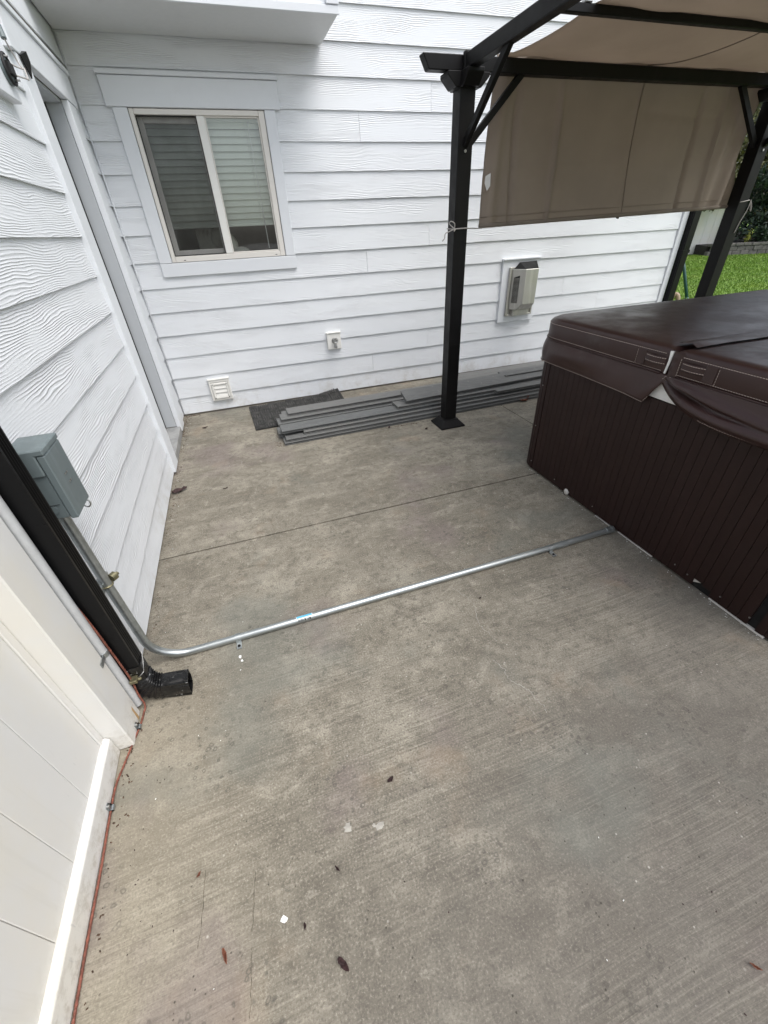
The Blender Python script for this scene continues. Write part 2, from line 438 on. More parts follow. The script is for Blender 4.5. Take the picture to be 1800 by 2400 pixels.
M = dict(
    yleaf2=leaf_mat('autumn_olive_leaves', (.10, .11, .02), (.20, .18, .035)),
    elbow=elbow_mat(), matrib=plain('worn_doormat_ribs', (.052, .051, .048), .8, var=.5, vs=18, bump=.4, bs=300),
    gravel=plain('grey_gravel', (.24, .23, .21), .9, var=.4, vs=30, bump=.5, bs=60),
    siding=siding_mat(), trim=trim_mat(), soffit=trim_mat("painted_soffit", (.70, .71, .71), .1),
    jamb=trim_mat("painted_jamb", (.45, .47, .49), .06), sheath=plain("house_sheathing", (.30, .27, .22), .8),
    concrete=concrete_mat(), soil=plain("dark_soil", (.03, .026, .022), .95, var=.4, vs=40, bump=.6),
    vinyl=trim_mat("white_vinyl", (.80, .79, .75), .03), cream=trim_mat("almond_vinyl_frame", (.74, .71, .66), .03),
    fence=fence_mat(),
    black=streak_paint("black_powder_coat", (.0062, .0058, .0058), .45, spec=.2), dsp=streak_paint("black_downspout_paint", (.0030, .0030, .0033), .34, spec=.22),
    rubber=plain("black_rubber", (.012, .012, .012), .7, bump=.2), mat=plain("charcoal_doormat_rubber", (.016, .016, .015), .75, var=.4, vs=30, bump=.5, bs=300),
    box=streak_paint("grey_enclosure_paint", (.135, .165, .17), .42), galv=galv_mat(), deck=wood_plastic(),
    greypipe=plain("painted_grey_conduit", (.55, .56, .565), .45, .2, var=.05, vs=30), copper=plain("copper_wire_oxidised", (.215, .075, .050), .55, .25, var=.35, vs=60, bump=.5, bs=400),
    brass=plain("yellow_zinc_plate", (.23, .21, .13), .42, .8, var=.3, vs=60), steel=plain("dull_steel", (.45, .45, .44), .35, .9, var=.2, vs=30),
    flue=streak_paint("weathered_stainless", (.47, .46, .425), .42, .7), dark=plain("inner_dark", (.006, .006, .006), .9),
    tub=streak_paint("dark_brown_cabinet", (.0190, .0080, .0067), .50, spec=.3), leather=vinyl_leather(), thread=plain("pale_stitching_thread", (.46, .38, .33), .8),
    foam=plain("white_shell_plastic", (.78, .78, .76), .35), panshell=plain("pale_base_pan", (.55, .53, .50), .5),
    fabric=fabric_mat(), tagw=plain("white_care_label", (.75, .75, .75), .7), rope=plain("grey_cord", (.38, .36, .34), .8, bump=.5),
    glass=glass_mat(), screen=screen_mat(), slat=plain("pale_green_white_blind", (.83, .86, .80), .45, var=.03), room=plain("dim_room_paint", (.20, .195, .18), .9),
    toy=plain("pale_plush_cloth", (.74, .71, .64), .95, bump=.6, bs=60), metalsill=plain("weathered_sill_pan", (.33, .33, .325), .55, .35, var=.2, vs=9),
    grass=grass_mat(), lawn=lawn_mat(), block=block_mat(), bark=plain("tree_bark", (.06, .045, .03), .9, bump=.8, bs=40),
    ever=leaf_mat("evergreen_needles", (.008, .022, .012), (.022, .045, .02)), bush=leaf_mat("olive_leaves", (.035, .045, .010), (.12, .12, .025)),
    yleaf=leaf_mat("yellow_green_leaves", (.20, .22, .03), (.34, .34, .06)), green=plain("green_painted_tube", (.004, .055, .045), .4),
    tanm=plain("tan_rubber_hose", (.33, .24, .17), .6), leafd=plain("dry_dark_leaf", (.035, .016, .016), .8, var=.4, vs=60, bump=.5),
    leafr=plain("reddish_dry_leaf", (.17, .062, .035), .75, var=.35, vs=60, bump=.5), chipw=plain("white_paint_flake", (.8, .8, .78), .6),
    pale=plain("pale_lime_stain", (.34, .325, .29), .85, var=.2, vs=40), label=plain("white_sticker", (.80, .80, .80), .4), blue=plain("blue_sticker_band", (.12, .42, .62), .4),
    ink=plain("black_print", (.02, .02, .02), .5), stain=plain("brown_crack_dirt", (.075, .062, .045), .9, var=.4, vs=60), crumb=plain("brown_leaf_litter", (.075, .045, .028), .9, var=.5, vs=60), rust=plain("rust_bleed", (.50, .33, .16), .8),
)

WX, WY = -.6465, 4.1165          # left wall face, back wall face
LAP = [.167 + .1778 * k for k in range(-1, 27)]; LAP[0] = .016

# ------------------------------------------------------------------ ground
pat = thing("concrete_patio", (0, 0, 0), "tan grey broom finished concrete patio with sawn joints", None, None, 'structure')
def slab(x0, x1, y0, y1):
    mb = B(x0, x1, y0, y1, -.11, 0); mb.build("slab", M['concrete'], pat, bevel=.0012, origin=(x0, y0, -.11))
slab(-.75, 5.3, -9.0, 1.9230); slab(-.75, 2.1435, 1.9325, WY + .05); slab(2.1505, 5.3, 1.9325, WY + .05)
tag(B(-.75, 5.3, -9.0, WY + .05, -.16, -.114).build("sub_base", M['soil']), "dark soil bed under the slabs", None, None, 'structure')

lm = MB(); N = 30
lm.add([(5.31, -40, -.05), (150, -40, -.05), (150, 120, -.05), (5.31, 120, -.05)], [(0, 1, 2, 3)])
tag(lm.build("lawn", M['lawn']), "green lawn beyond the patio", None, None, 'structure')
tag(MB().add([(-90, -90, -.20), (150, -90, -.20), (150, 120, -.20), (-90, 120, -.20)], [(0, 1, 2, 3)]).build('gravel_ground', M['gravel']), 'pale gravel ground around the house', None, None, 'structure')
rng = np.random.default_rng(3)
n = 42000
rr = np.sqrt(rng.uniform(6.3 ** 2, 24 ** 2, n)); az = np.radians(rng.uniform(28.5, 42.5, n))
gx, gy = rr * np.cos(az), rr * np.sin(az)
keep = (gx > 5.35) & ~((gx < 5.2) & (gy < 4.3)); gx, gy, rr = gx[keep], gy[keep], rr[keep]; n = len(gx)
hh = rng.uniform(.025, .055, n); ww = rng.uniform(.005, .010, n) * (rr / 9); th = rng.uniform(0, 6.28, n); ln = rng.normal(0, .018, (n, 2))
va = np.zeros((n, 3, 3))
va[:, 0] = np.c_[gx - ww * np.cos(th), gy - ww * np.sin(th), np.full(n, -.05)]
va[:, 1] = np.c_[gx + ww * np.cos(th), gy + ww * np.sin(th), np.full(n, -.05)]
va[:, 2] = np.c_[gx + ln[:, 0], gy + ln[:, 1], -.05 + hh]
me = bpy.data.meshes.new("grass"); me.from_pydata(va.reshape(-1, 3).tolist(), [], np.arange(3 * n).reshape(-1, 3).tolist())
me.materials.append(M['grass']); go = bpy.data.objects.new("grass", me); COL.objects.link(go)
tag(go, "short green grass blades of the back lawn", "grass", None, 'stuff')

# ------------------------------------------------------------------ house
house = thing("house", (WX, WY, 0), "white lap sided house with a sliding window and an inset doorway in the corner", "house")
sh = MB()
WINX0, WINX1, WINZ0, WINZ1 = -.36, .535, 1.222, 2.114
yb0, yb1 = WY + .017, WY + .16
sh.box(-.80, WINX0, yb0, yb1, 0, 5); sh.box(WINX1, 4.90, yb0, yb1, 0, 5)
sh.box(WINX0, WINX1, yb0, yb1, 0, WINZ0); sh.box(WINX0, WINX1, yb0, yb1, WINZ1, 5)
sh.build("back_wall", M['sheath'], house)
sl = MB(); xl0, xl1 = WX - .16, WX - .017
sl.box(xl0, xl1, 1.10, 3.06, 0, 3.6); sl.box(xl0, xl1, 3.71, yb0 - .002, 0, 3.6); sl.box(xl0, xl1, 3.06, 3.71, 2.08, 3.6)
sl.build("side_wall", M['sheath'], house)
B(4.78, 4.90, yb1 + .002, 9.0, 0, 5).build("end_wall", M['sheath'], house)
# dark fillers keep the wall bottoms closed
def lap_back(x0, x1, zb, zt, y=WY, nm="lap_board"):
    o = random.uniform(-.0012, .0012); dz = random.uniform(-.0012, .0012)
    a = [(x0, y - .001 + o, zb + dz), (x0, y + .0075 + o, zb + dz), (x0, y + .0168, zt), (x0, y + .0115, zt)]
    MB().hexa(a, [(x1, p[1], p[2]) for p in a]).build(nm, M['siding'], house, origin=(x0, y, zb))
def lap_left(y0, y1, zb, zt, x=WX):
    o = random.uniform(-.0012, .0012); dz = random.uniform(-.0012, .0012)
    a = [(x + .001 - o, y0, zb + dz), (x - .0075 - o, y0, zb + dz), (x - .0168, y0, zt), (x - .0115, y0, zt)]
    MB().hexa(a, [(p[0], y1, p[2]) for p in a]).build("lap_board", M['siding'], house, origin=(x, y0, zb))
joints = {1: 1.2505, 2: 1.854, 3: 3.95, 4: 3.45, 5: 2.98, 6: 1.2505, 7: 1.856, 8: 4.05, 9: 3.4, 10: 2.9, 11: 1.2505, 12: 1.854, 13: 3.6, 14: 2.6, 15: 3.1, 16: 1.25, 17: 1.85, 0: 3.7}
for k in range(len(LAP) - 1):
    zb, zt = LAP[k], LAP[k + 1] + .022
    cuts = [WX - .015, 4.86]
    j = joints.get(k, random.uniform(1, 4))
    segs = [(cuts[0], j - .001), (j + .001, cuts[1])]
    if zt > 1.26 and zb < 2.10:
        segs = [s2 for a, b in segs for s2 in ((a, min(b, -.42)), (max(a, .58), b)) if s2[1] - s2[0] > .02]
    for a, b in segs: lap_back(a, b, zb, zt)
for k in range(19):
    zb, zt = LAP[k], LAP[k + 1] + .022
    jy = {2: 1.9, 5: 2.2, 9: 1.75, 13: 2.4}.get(k)
    far = 2.907 if zb < 2.2 else 4.112
    if 2.06 < zb < 2.2: continue
    if jy and False: pass
    lap_left(1.10, far, zb, zt)
    if zb < 2.05: lap_left(3.874, 4.112, zb, zt)
lap_left(1.10, 2.80, LAP[12], LAP[13] + .022)
def trimb(x0, x1, y0, y1, z0, z1, bev=.003, nm="trim_board"):
    return B(x0, x1, y0, y1, z0, z1).build(nm, M['trim'], house, bevel=bev)
# door opening: near casing, far casing, head, jambs
px0, px1 = WX - .016, WX + .019
trimb(px0, px1, 2.905, 3.080, .018, 2.066); trimb(px0, px1, 3.690, 3.872, .018, 2.066)
trimb(px0, px1 + .004, 2.86, 3.935, 2.068, 2.212); trimb(px0, px1 + .014, 2.845, 3.95, 2.214, 2.238, .002)
door = B(-.845, -.806, 3.083, 3.687, .07, 2.05).build("door", M['trim'], house, bevel=.002)
MB().box(-.806, -.79, 3.10, 3.11, .09, 2.03).box(-.806, -.79, 3.66, 3.67, .09, 2.03).box(-.806, -.79, 3.11, 3.66, .09, .10).box(-.806, -.79, 3.11, 3.66, 2.02, 2.03).build("door_moulding", M['trim'], door)
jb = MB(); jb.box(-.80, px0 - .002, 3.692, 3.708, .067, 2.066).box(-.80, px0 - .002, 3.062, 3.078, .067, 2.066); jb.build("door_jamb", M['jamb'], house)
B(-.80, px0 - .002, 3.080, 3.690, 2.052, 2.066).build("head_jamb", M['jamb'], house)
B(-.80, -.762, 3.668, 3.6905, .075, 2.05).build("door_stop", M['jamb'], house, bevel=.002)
MB().box(-.762, -.745, 3.676, 3.6915, .07, 2.05).box(-.758, -.742, 3.0785, 3.092, .07, 2.05).build("weather_strip", M['rubber'], house)
B(-.806, WX + .012, 3.0785, 3.6915, .0, .064).build("door_sill", M['metalsill'], house, bevel=.004)
# bent end of the flashing above the doorway
MB().hexa([(WX + .0245, 2.93, 2.062), (WX + .0245, 2.995, 2.088), (WX + .0245, 3.00, 2.055), (WX + .0245, 2.985, 2.00)], [(WX + .029, 2.93, 2.062), (WX + .042, 2.995, 2.088), (WX + .042, 3.00, 2.055), (WX + .029, 2.985, 2.00)]).build("flashing_tab", M['black'], house)
# corner caulk bead
MB().tube([(WX + .006, WY - .002, .02), (WX + .006, WY - .002, 2.44)], .006, 6).build("caulk_bead", M['trim'], house, smooth=True)
# corner boards at the far end of the back wall
trimb(4.862, 4.935, WY - .014, WY + .016, .018, 5.0); trimb(4.903, 4.935, WY + .018, WY + .13, .018, 5.0)
# overhanging bay above the window
SZ = 2.45
B(WX + .002, 1.000, 3.600, WY - .002, SZ, SZ + .015).build("soffit", M['soffit'], house, bevel=.002)
by = MB(); by.box(WX + .002, .975, 3.62, WY - .002, SZ + .016, 4.2); by.build("bay_wall", M['sheath'], house)
trimb(WX + .002, 1.003, 3.588, 3.599, SZ - .006, SZ + .03, .002)
trimb(.925, 1.003, 3.583, 3.616, SZ + .032, 4.2); trimb(.976, 1.000, 3.62, WY - .003, SZ + .032, 4.2)
for k in range(9):
    zb = SZ + .034 + .1778 * k
    lap_back(WX + .004, .923, zb, zb + .1778 + .022, 3.600)
# window casing
yo0, yo1 = WY - .016, WY + .012
trimb(-.452, -.362, yo0, yo1, 1.224, 2.112); trimb(.537, .614, yo0, yo1, 1.224, 2.112)
trimb(-.452, .615, yo0, yo1, 1.130, 1.222); trimb(-.484, .652, yo0 - .004, yo1, 2.114, 2.262)
trimb(-.492, .660, yo0 - .02, yo1, 2.264, 2.286, .002)
win = thing("window", (.0875, WY, 1.222)); win.parent = house; win.location = Vector((.0875, WY, 1.222)) - house.location
def wpart(mb, nm, mat, bev=.003): return mb.build(nm, mat, win, bevel=bev)
f = MB(); fy0, fy1 = WY - .008, WY + .085
f.box(-.358, -.330, fy0, fy1, 1.226, 2.110).box(.492, .533, fy0, fy1, 1.226, 2.110)
f.box(-.329, .491, fy0, fy1, 1.226, 1.264).box(-.329, .491, fy0, fy1, 2.080, 2.110)
wpart(f, "frame", M['cream'])
wpart(B(.062, .114, fy0 + .004, fy1 - .01, 1.265, 2.079), "mullion", M['vinyl'])
# fixed light trim
g = MB(); g.box(.115, .124, WY + .004, WY + .03, 1.265, 2.079).box(.482, .491, WY + .004, WY + .03, 1.265, 2.079).box(.125, .481, WY + .004, WY + .03, 1.265, 1.273).box(.125, .481, WY + .004, WY + .03, 2.071, 2.079)
wpart(g, "glazing_bead", M['cream'], .002)
wpart(B(.120, .486, WY + .018, WY + .022, 1.268, 2.076), "glass", M['glass'], 0)
# sliding sash behind the screen
s_ = MB(); s_.box(-.328, -.288, WY + .036, WY + .062, 1.266, 2.078).box(.050, .061, WY + .036, WY + .062, 1.266, 2.078)
s_.box(-.287, .049, WY + .036, WY + .062, 1.266, 1.302).box(-.287, .049, WY + .036, WY + .062, 2.042, 2.078)
wpart(s_, "sash", M['vinyl'])
wpart(B(-.289, .051, WY + .047, WY + .051, 1.300, 2.044), "glass", M['glass'], 0)
sf = MB(); sf.box(-.3285, -.323, WY + .008, WY + .020, 1.266, 2.078).box(.056, .0615, WY + .008, WY + .020, 1.266, 2.078).box(-.322, .055, WY + .008, WY + .020, 1.266, 1.272).box(-.322, .055, WY + .008, WY + .020, 2.072, 2.078)
wpart(sf, "screen_frame", M['rubber'], .002)
wpart(B(-.324, .057, WY + .0135, WY + .0145, 1.270, 2.074), "insect_screen", M['screen'], 0)
wpart(MB().box(-.27, -.255, WY - .0095, WY - .0075, 1.236, 1.240).box(.45, .465, WY - .0095, WY - .0075, 1.236, 1.240), "weep_hole", M['dark'], 0)
# room behind the window
rm = MB(); ry0, ry1 = yb1 + .002, 6.2
rm.box(-1.2, 1.8, ry1, ry1 + .05, .7, 2.7).box(-1.25, -1.2, ry0, ry1, .7, 2.7).box(1.8, 1.85, ry0, ry1, .7, 2.7).box(-1.2, 1.8, ry0, ry1, .65, .7).box(-1.2, 1.8, ry0, ry1, 2.7, 2.75)
rm.build("room_wall", M['room'], house)
B(-.36, .535, WY + .086, yb1 + .06, 1.19, 1.222).build("window_stool", M['vinyl'], house, bevel=.004)

# window blind, hanging inside
bl = thing("window_blind", (.0875, WY + .099, 2.09), "pale green white slatted blind lowered most of the way behind the window", "blind")
by_ = WY + .099
B(-.345, .525, by_ - .022, by_ + .022, 2.062, 2.100).build("headrail", M['slat'], bl, bevel=.003)
for k in range(15):
    zc = 2.046 - .0413 * k
    Mx = Matrix.Translation((.09, by_, zc)) @ Matrix.Rotation(rad(57 + random.uniform(-2, 2)), 4, 'X') @ Matrix.Rotation(rad(random.uniform(-.15, .15)), 4, 'Y')
    MB().box(-.43, .43, -.0245, .0245, -.0013, .0013, Mx).build("slat", M['slat'], bl)
B(-.34, .52, by_ - .020, by_ + .018, 1.441, 1.462).build("bottom_rail", M['slat'], bl, bevel=.003)
for xx in (-.22, .10, .39):
    MB().tube([(xx, by_ - .027, 2.06), (xx, by_ - .027, 1.45)], .0012, 5).build("ladder_cord", M['tagw'], bl)
MB().tube([(.412, by_ - .035, 2.06), (.414, by_ - .035, 1.60), (.417, by_ - .033, 1.285)], [.003, .003, .0042], 6).build("tilt_wand", M['tagw'], bl)

# soft toy on the sill
toy = MB()
def blob(mb, c, r, nu=14, nv=9, M_=None):
    loops = []
    for i in range(nv + 1):
        a = math.pi * i / nv - math.pi / 2
        L = []
        for k in range(nu):
            b = 2 * math.pi * k / nu
            p = Vector((r[0] * math.cos(a) * math.cos(b), r[1] * math.cos(a) * math.sin(b), r[2] * math.sin(a) + .0))
            if abs(abs(a) - math.pi / 2) < 1e-6: p = Vector((1e-4 * math.cos(b), 1e-4 * math.sin(b), p.z))
            if M_: p = M_ @ p
            L.append(p + Vector(c))
        loops.append(L)
    return mb.loft(loops)
ty = thing("soft_toy", (.06, WY + .26, 1.222), "pale plush toy with stubby toes lying on the sill behind the glass", "toy")
blob(MB(), (.07, WY + .27, 1.345), (.12, .07, .085), M_=Matrix.Rotation(rad(35), 3, 'Y')).build("body", M['toy'], ty, smooth=True)
blob(MB(), (.19, WY + .25, 1.262), (.075, .05, .04)).build("foot", M['toy'], ty, smooth=True)
for k in range(4):
    MB().tube([(-.02 - .032 * k, WY + .25, 1.44 - .004 * k), (-.03 - .032 * k, WY + .235, 1.405), (-.022 - .032 * k, WY + .23, 1.385)], [.012, .011, .005], 8).build("toe", M['toy'], ty, smooth=True)
B(-.14, .0, WY + .25, WY + .29, 1.222, 1.44).build("leg", M['toy'], ty, bevel=.02, segs=3, smooth=True)
tyo = bpy.data.objects

# ------------------------------------------------------------------ things on the walls
# dryer vent
dv = thing("dryer_vent", (-.26, WY, .1), "white louvred dryer vent on the back wall near the floor", "vent")
pl = MB(); a0, a1, c0, c1 = -.352, -.168, .107, .298
pl.box(a0, a0 + .018, WY - .028, WY + .01, c0, c1).box(a1 - .018, a1, WY - .028, WY + .01, c0, c1).box(a0 + .018, a1 - .018, WY - .028, WY + .01, c0, c0 + .016).box(a0 + .018, a1 - .018, WY - .028, WY + .01, c1 - .022, c1).box(a0 + .018, a1 - .018, WY - .018, WY + .01, c0 + .016, c1 - .022)
pl.build("mounting_block", M['vinyl'], dv, bevel=.003)
B(a0 - .004, a1 + .004, WY - .034, WY + .005, c1 + .001, c1 + .009).build("drip_cap", M['vinyl'], dv, bevel=.002)
fr = MB(); b0, b1, d0, d1 = -.332, -.188, .125, .270
fr.box(b0, b0 + .018, WY - .036, WY - .0185, d0, d1).box(b1 - .018, b1, WY - .036, WY - .0185, d0, d1).box(b0 + .018, b1 - .018, WY - .036, WY - .0185, d0, d0 + .018).box(b0 + .018, b1 - .018, WY - .036, WY - .0185, d1 - .018, d1)
fr.build("frame", M['vinyl'], dv, bevel=.004)
for k in range(3):
    z0 = d0 + .020 + .0358 * k
    MB().hexa([(b0 + .019, WY - .034, z0), (b0 + .019, WY - .030, z0), (b0 + .019, WY - .0195, z0 + .036), (b0 + .019, WY - .023, z0 + .037)], [(b1 - .019, WY - .034, z0), (b1 - .019, WY - .030, z0), (b1 - .019, WY - .0195, z0 + .036), (b1 - .019, WY - .023, z0 + .037)]).build("louvre", M['vinyl'], dv, bevel=.001)
for xx, zz in ((b0 + .01, d0 + .01), (b1 - .01, d0 + .01), (b0 + .01, d1 - .01), (b1 - .01, d1 - .01)):
    MB().tube([(xx, WY - .0385, zz), (xx, WY - .035, zz)], .0042, 8).build("screw", M['dark'], dv)
# hose bib
hb = thing("hose_bib", (.868, WY, .43), "dull metal hose tap on a small white block low on the back wall", "tap")
B(.801, .936, WY - .020, WY + .01, .434, .578).build("mounting_block", M['vinyl'], hb, bevel=.004)
B(.797, .940, WY - .028, WY + .005, .579, .590).build("drip_cap", M['vinyl'], hb, bevel=.003)
MB().tube([(.868, WY - .02, .512), (.868, WY - .024, .512)], .026, 14).tube([(.868, WY - .024, .512), (.868, WY - .06, .512)], .012, 12).build("valve_body", M['steel'], hb, smooth=35)
MB().tube([(.868, WY - .055, .518), (.868, WY - .062, .500), (.868, WY - .064, .470)], [.012, .012, .014], 12).tube([(.868, WY - .064, .470), (.868, WY - .064, .455)], [.017, .017], 12).build("spout", M['steel'], hb, smooth=35)
MB().tube([(.868, WY - .06, .512), (.868, WY - .08, .525)], .005, 8).tube([(.868 + .022 * math.cos(t / 12 * 2 * math.pi), WY - .080 , .525 + .022 * math.sin(t / 12 * 2 * math.pi)) for t in range(13)], .005, 6).box(.848, .888, WY - .082, WY - .078, .521, .529).build("handle", M['steel'], hb, smooth=35)
# gas flue hood
fl = thing("flue_hood", (2.88, WY, .49), "weathered stainless flue hood on a white block, right of the pergola post", "flue hood")
B(2.662, 3.100, WY - .018, WY + .01, .490, 1.062).build("mounting_block", M['trim'], fl, bevel=.003)
B(2.655, 3.108, WY - .036, WY + .005, 1.064, 1.078).build("drip_cap", M['trim'], fl, bevel=.002)
q = MB(); q.box(2.735, 3.055, WY - .030, WY - .0185, .552, 1.000).box(2.735, 2.750, WY - .045, WY - .030, .552, 1.0).box(3.040, 3.055, WY - .045, WY - .030, .552, 1.0).box(2.750, 3.040, WY - .045, WY - .030, .552, .567)
q.build("back_plate", M['flue'], fl, bevel=.002)
yw, yf = WY - .031, WY - .150
A = [(2.765, yw), (2.845, yf), (2.995, yf), (3.030, yw)]
hd = MB()
hd.loft([[(2.765, yw, .615), (2.815, yf + .045, .615), (2.985, yf + .045, .615), (3.030, yw, .615)], [(*p, .670) for p in A], [(*p, .985) for p in A]])
hd.build("hood", M['flue'], fl, bevel=.004)
MB().hexa([(2.770, yw - .002, .975), (2.848, yf + .004, .9865), (2.992, yf + .004, .9865), (3.026, yw - .002, .9865)], [(2.790, yw - .004, .992), (2.835, yw - .010, 1.040), (3.035, yw - .010, 1.044), (3.050, yw - .004, 1.020)]).build("top_opening", M['dark'], fl)
gr = MB()
e0, e1 = Vector((2.765, yw, 0)), Vector((2.845, yf, 0)); nrm = Vector((-(e1.y - e0.y), e1.x - e0.x, 0)).normalized() * -1
if nrm.x > 0: nrm = -nrm
pa, pb = e0.lerp(e1, .18) + nrm * .001, e0.lerp(e1, .62) + nrm * .001
gr.hexa([pa + Vector((0, 0, .68)), pb + Vector((0, 0, .68)), pb + Vector((0, 0, .93)), pa + Vector((0, 0, .91))], [p + nrm * .0015 for p in (pa + Vector((0, 0, .68)), pb + Vector((0, 0, .68)), pb + Vector((0, 0, .93)), pa + Vector((0, 0, .91)))])
gr.build("side_opening", M['dark'], fl)
for k in range(22):
    zz = .685 + .0105 * k
    MB().tube([pa + nrm * .003 + Vector((0, 0, zz)), pb + nrm * .003 + Vector((0, 0, zz))], .0016, 4).build("grille_bar", M['flue'], fl)
MB().box(2.80, 2.99, WY - .075, yw, .555, .613).build("lower_duct", M['flue'], fl, bevel=.004)

# light fixture base without its lamp
lt = thing("light_mount", (WX, 2.55, 1.85), "white wall block with a dark round fixture plate and loose wires beside the doorway", "light fixture")
B(WX - .01, WX + .030, 2.40, 2.648, 1.855, 2.030).build("mounting_block", M['trim'], lt, bevel=.004)
B(WX - .01, WX + .036, 2.392, 2.656, 2.031, 2.044).build("drip_cap", M['trim'], lt, bevel=.003)
LY_, LZ_ = 2.588, 1.943
MB().tube([(WX + .030, LY_, LZ_), (WX + .038, LY_, LZ_), (WX + .043, LY_, LZ_)], [.047, .047, .040], 22).build("fixture_plate", M['box'], lt, smooth=30)
rg = MB(); rg.tube([(WX + .045, LY_ + .042 * math.cos(t * math.pi / 12), LZ_ + .042 * math.sin(t * math.pi / 12)) for t in range(25)], .005, 8, False)
rg.box(WX + .0435, WX + .056, LY_ - .028, LY_ + .028, LZ_ - .016, LZ_ + .018); rg.build("bracket", M['rubber'], lt, smooth=30)
for (yy, zz) in ((LY_ - .02, LZ_ + .03), (LY_ + .022, LZ_ - .026)):
    MB().tube([(WX + .043, yy, zz), (WX + .062, yy, zz)], .0035, 8).build("bolt", M['steel'], lt, smooth=30)
MB().tube(smooth_path([(WX + .05, LY_ + .03, LZ_ + .02), (WX + .075, 2.66, 1.96), (WX + .055, 2.72, 1.99), (WX + .045, 2.69, 2.05), (WX + .035, 2.70, 2.12), (WX + .026, 2.68, 2.20)], 6), .0028, 6).tube(smooth_path([(WX + .05, LY_ + .03, LZ_ - .01), (WX + .07, 2.70, 1.94), (WX + .05, 2.80, 1.96), (WX + .024, 2.93, 2.02)], 6), .0028, 6).build("loose_wire", M['rope'], lt, smooth=True)
MB().tube([(WX + .045, 2.688, 2.048), (WX + .040, 2.70, 2.085)], .010, 8).build("wire_nut", M['box'], lt, smooth=30)

# ------------------------------------------------------------------ downspouts
def dsp_section(cx, cy, z, wx, wy, ribs=5, depth=.0035):
    """outline of a ribbed rectangular downspout, ribs on the +x and -x faces"""
    pts = []
    m = ribs * 4
    for s_, sign in ((1, 1), (-1, -1)):
        for i in range(m + 1):
            t = i / m
            yy = (-.5 + t) * wy * sign
            rib = depth * (0.5 - 0.5 * math.cos(2 * math.pi * ribs * max(0, min(1, (t - .12) / .76))))
            pts.append((cx + sign * (wx / 2 - rib), cy + yy, z))
    return pts
ds = thing("downspout", (-.605, 1.115, 0), "black ribbed downspout on the corner beside the fence post", "downspout")
MB().loft([dsp_section(-.606, 1.1165, z, .070, .056, 4, .003) for z in (.115, 1.2, 2.6)]).build("pipe", M['dsp'], ds, smooth=50)
el = MB(); loops = []
K = 110
for i in range(K + 1):
    t = i / K
    # path: down, around the bend, out along +x
    if t < .16: c = Vector((-.605, 1.1155, .185 - t / .16 * .065)); a = 0.0
    elif t < .72:
        u = (t - .16) / .56; a = u * rad(86); R_ = .078
        c = Vector((-.605 + R_ * (1 - math.cos(a)), 1.1155 - .022 * u, .120 - R_ * math.sin(a)))
    else:
        u = (t - .72) / .28; a = rad(86)
        c = Vector((-.605 + .078 * (1 - math.cos(a)) + u * .085, 1.0935 - .014 * u, .120 - .078 * math.sin(a) - .004 * u))
    dv_ = Vector((math.sin(a), -.15 * (t > .18), -math.cos(a))).normalized(); wv = Vector((0, 1, 0)); nv_ = dv_.cross(wv).normalized()
    ple = .5 - .5 * math.cos((t - .20) / .50 * 2 * math.pi * 7) if .20 < t < .70 else 0.0
    pl_ = 1.0 + .13 * ple ** 1.5
    hx, hy = .0375 * pl_, .031 * (1 + (pl_ - 1) * .8)
    L = []
    for k in range(32):
        b = 2 * math.pi * k / 32
        sx, sy = math.copysign(abs(math.cos(b)) ** .35, math.cos(b)), math.copysign(abs(math.sin(b)) ** .35, math.sin(b))
        w_ = 1 + .085 * math.cos(8 * b) * max(0, (t - .70) / .3) ** .5 if t > .70 else 1
        L.append(c + nv_ * hx * sx * w_ + wv * hy * sy * w_)
    loops.append(L)
inner = [[p.lerp(sum(l, Vector()) / len(l), .06) for p in l] for l in loops[::-1][:22]]
el.loft(loops + inner, True, True)
el.build("elbow", M['elbow'], ds, smooth=40)
lw = MB()
lw.tube([(-.566, 1.086, .155), (-.567, 1.12, .172), (-.568, 1.146, .19), (-.58, 1.149, .195), (-.62, 1.149, .19)], .0011, 5).tube([(-.566, 1.086, .155), (-.59, 1.083, .135), (-.61, 1.080, .13)], .0011, 5)
lw.build("tie_wire", M['steel'], ds, smooth=True)
MB().box(-.5705, -.569, 1.088, 1.145, 1.75, 1.77).build("strap", M['dsp'], ds)

d2 = thing("downspout", (5.0, WY, 0), "black downspout on the far right corner of the house", "downspout")
MB().loft([[(4.945, WY - .075, z), (5.035, WY - .075, z), (5.035, WY - .068, z), (5.028, WY - .060, z), (5.035, WY - .05, z), (5.035, WY - .002, z), (4.945, WY - .002, z), (4.945, WY - .045, z), (4.951, WY - .052, z), (4.945, WY - .06, z)] for z in (.05, 1.5, 4.8)]).build("pipe", M['dsp'], d2, bevel=.003)
B(4.94, 5.04, WY - .08, WY - .0015, 1.0, 1.03).build("strap", M['dsp'], d2)

